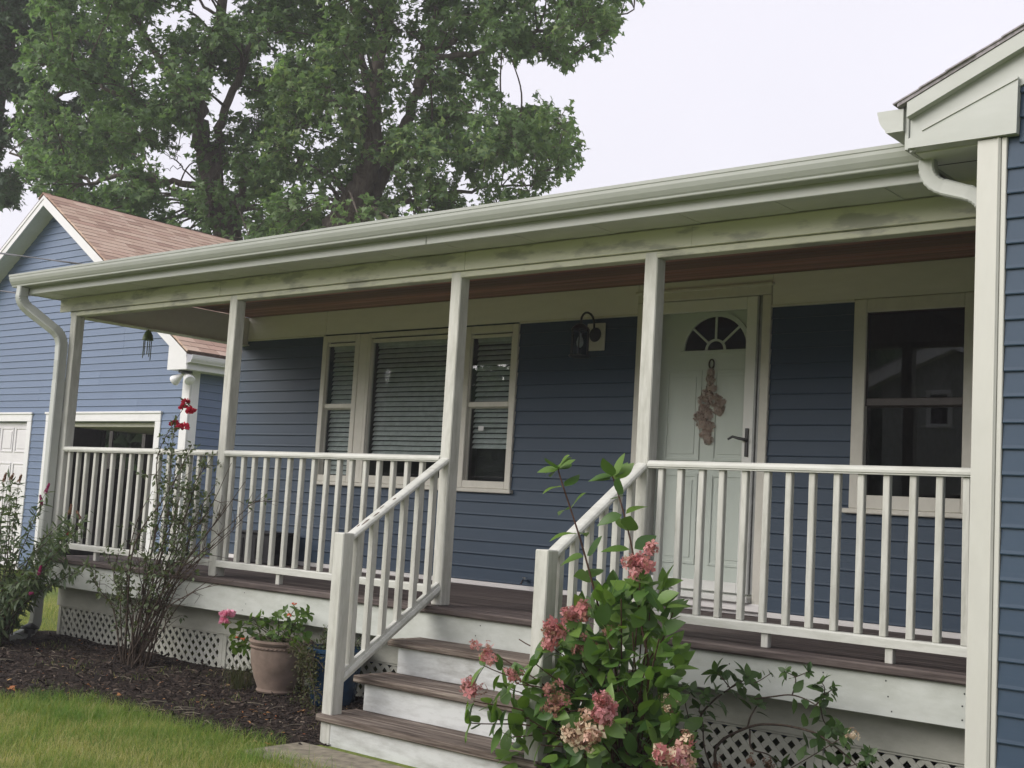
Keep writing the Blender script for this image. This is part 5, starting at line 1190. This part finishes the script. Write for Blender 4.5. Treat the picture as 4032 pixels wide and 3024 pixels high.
# ------------------------------------------------------------------ across the street: what the window panes mirror
def zm(x, y): return to_view((3232+x/1.6588, 900+y/1.6588))
YH = -15.0; mir = lambda x, y: at(*zm(x, y), 'Y', 2*D-YH)
pk_, ev_ = mir(900, 738), mir(318, 1015); wl_, wr_ = mir(690, 1060), mir(850, 1300)
nb = thing('neighbour_house', (pk_[0], YH-4, GZ), 'grey sided gabled house across the street mirrored in the window', 'house'); xr = 2*pk_[0]-ev_[0]
m = MB(); m.prism([(ev_[0]+.3, YH, GZ), (xr-.3, YH, GZ), (xr-.3, YH, ev_[2]), (pk_[0], YH, pk_[2]-.1), (ev_[0]+.3, YH, ev_[2])], (0, 0, 0), (0, -8, 0)); m.build('wall', plain('grey_siding', (.30, .31, .30), .7, .2), nb)
for sx in (ev_[0], xr):
    m = MB(); m.prism([(pk_[0], YH, pk_[2]+.1), (sx, YH, ev_[2]+.1), (sx, YH, ev_[2]-.18), (pk_[0], YH, pk_[2]-.18)], (0, .30, 0), (0, .02, 0)); m.build('rake_board', M['gwhite'], nb)
    m = MB(); m.prism([(pk_[0], YH, pk_[2]+.14), (sx, YH, ev_[2]+.14), (sx, YH, ev_[2]+.10), (pk_[0], YH, pk_[2]+.10)], (0, .32, 0), (0, -8, 0)); m.build('roof', M['gshingle'], nb)
m = MB(); frame(m, wl_[0], wr_[0], wr_[2], wl_[2], .09, YH+.01, YH+.05); wn_ = m.build('window', M['gwhite'], nb)
bx(wl_[0]+.09, wr_[0]-.09, YH+.012, YH+.02, wr_[2]+.09, wl_[2]-.09).build('pane', M['rubber'], wn_)
def low_tree(loc, label, seed, h=9.0, rr=3.6, zb=1.0):
    r = np.random.default_rng(seed); base = np.array([*loc, GZ]); root = thing('shade_tree', base, label, 'tree', 'trees across the street')
    m = MB(); m.tube([base, base+[.1, .1, h*.4], base+[0, 0, h*.8]], [.28, .2, .06], 8); m.build('trunk', M['bark'], root, smooth=True)
    n = 5200; q = r.normal(size=(n, 3)); q /= np.linalg.norm(q, axis=1)[:, None]; u = r.random(n)**.4
    w = 1+.25*np.sin(q[:, 0]*5+seed)*np.cos(q[:, 2]*6); P = base+[0, 0, zb+(h-zb)/2]+q*(u*w)[:, None]*np.array([rr, rr, (h-zb)/2])
    link('crown', scat(T_MAPLE, P, q+r.normal(size=(n, 3)), r.normal(size=(n, 3))+[0, 0, 1.0], r.uniform(.3, .5, n), M['maple_dark'], 'crown', seed), root, (0, 0, 0), kind='stuff')
    return root
lt = low_tree((-9, -24), 'rounded shade tree behind the grey house across the street', 201, 6.8, 3.2)
def copy_tree(root, loc, rz, label):
    R2 = root.copy(); COL.objects.link(R2); R2.location = (loc[0], loc[1], GZ); R2.rotation_euler = (0, 0, rz); R2['label'] = label
    for ch in root.children:
        c = ch.copy(); COL.objects.link(c); c.parent = R2
    return R2
for x, y, a, lab in ((-12.3, -20.5, 2.9, 'shade tree across the street close by the grey house'), (-6, -21, .9, 'shade tree across the street in front of the taller ones'), (-2, -26, 1.2, 'shade tree across the street, right of the grey roof'), (-16, -21, 2.2, 'shade tree across the street, left of the grey roof'), (-23, -19, .5, 'second shade tree down the street from the grey house'), (-30, -20, 3.1, 'third shade tree down the street from the grey house'), (-38, -23, 4.0, 'last shade tree down the street from the grey house'), (5, -28, 5.0, 'shade tree farthest up the street'), (-26, -27, 1.0, 'shade tree set back in the yard across the street')): copy_tree(lt, (x, y), a, lab)
o_ = copy_tree(lt, (-21.5, 12.5), 2.0, 'low leafy tree beyond the garage side window'); del o_['group']

# ------------------------------------------------------------------ damp grey air, its haze also added to lift the dark tones
t = NT('haze_air'); pv = t.n('ShaderNodeVolumePrincipled'); pv.inputs['Color'].default_value = (.93, .93, .96, 1)
pv.inputs['Density'].default_value = .0019; pv.inputs['Anisotropy'].default_value = .0
t.l(pv.outputs['Volume'], t.out.inputs['Volume'])
m = MB(); m.box(-165, 165, -165, 165, GZ-1, 26); props(m.build('haze', t.m), 'thin damp haze filling the air, added to lift dark tones', 'haze', kind='stuff')
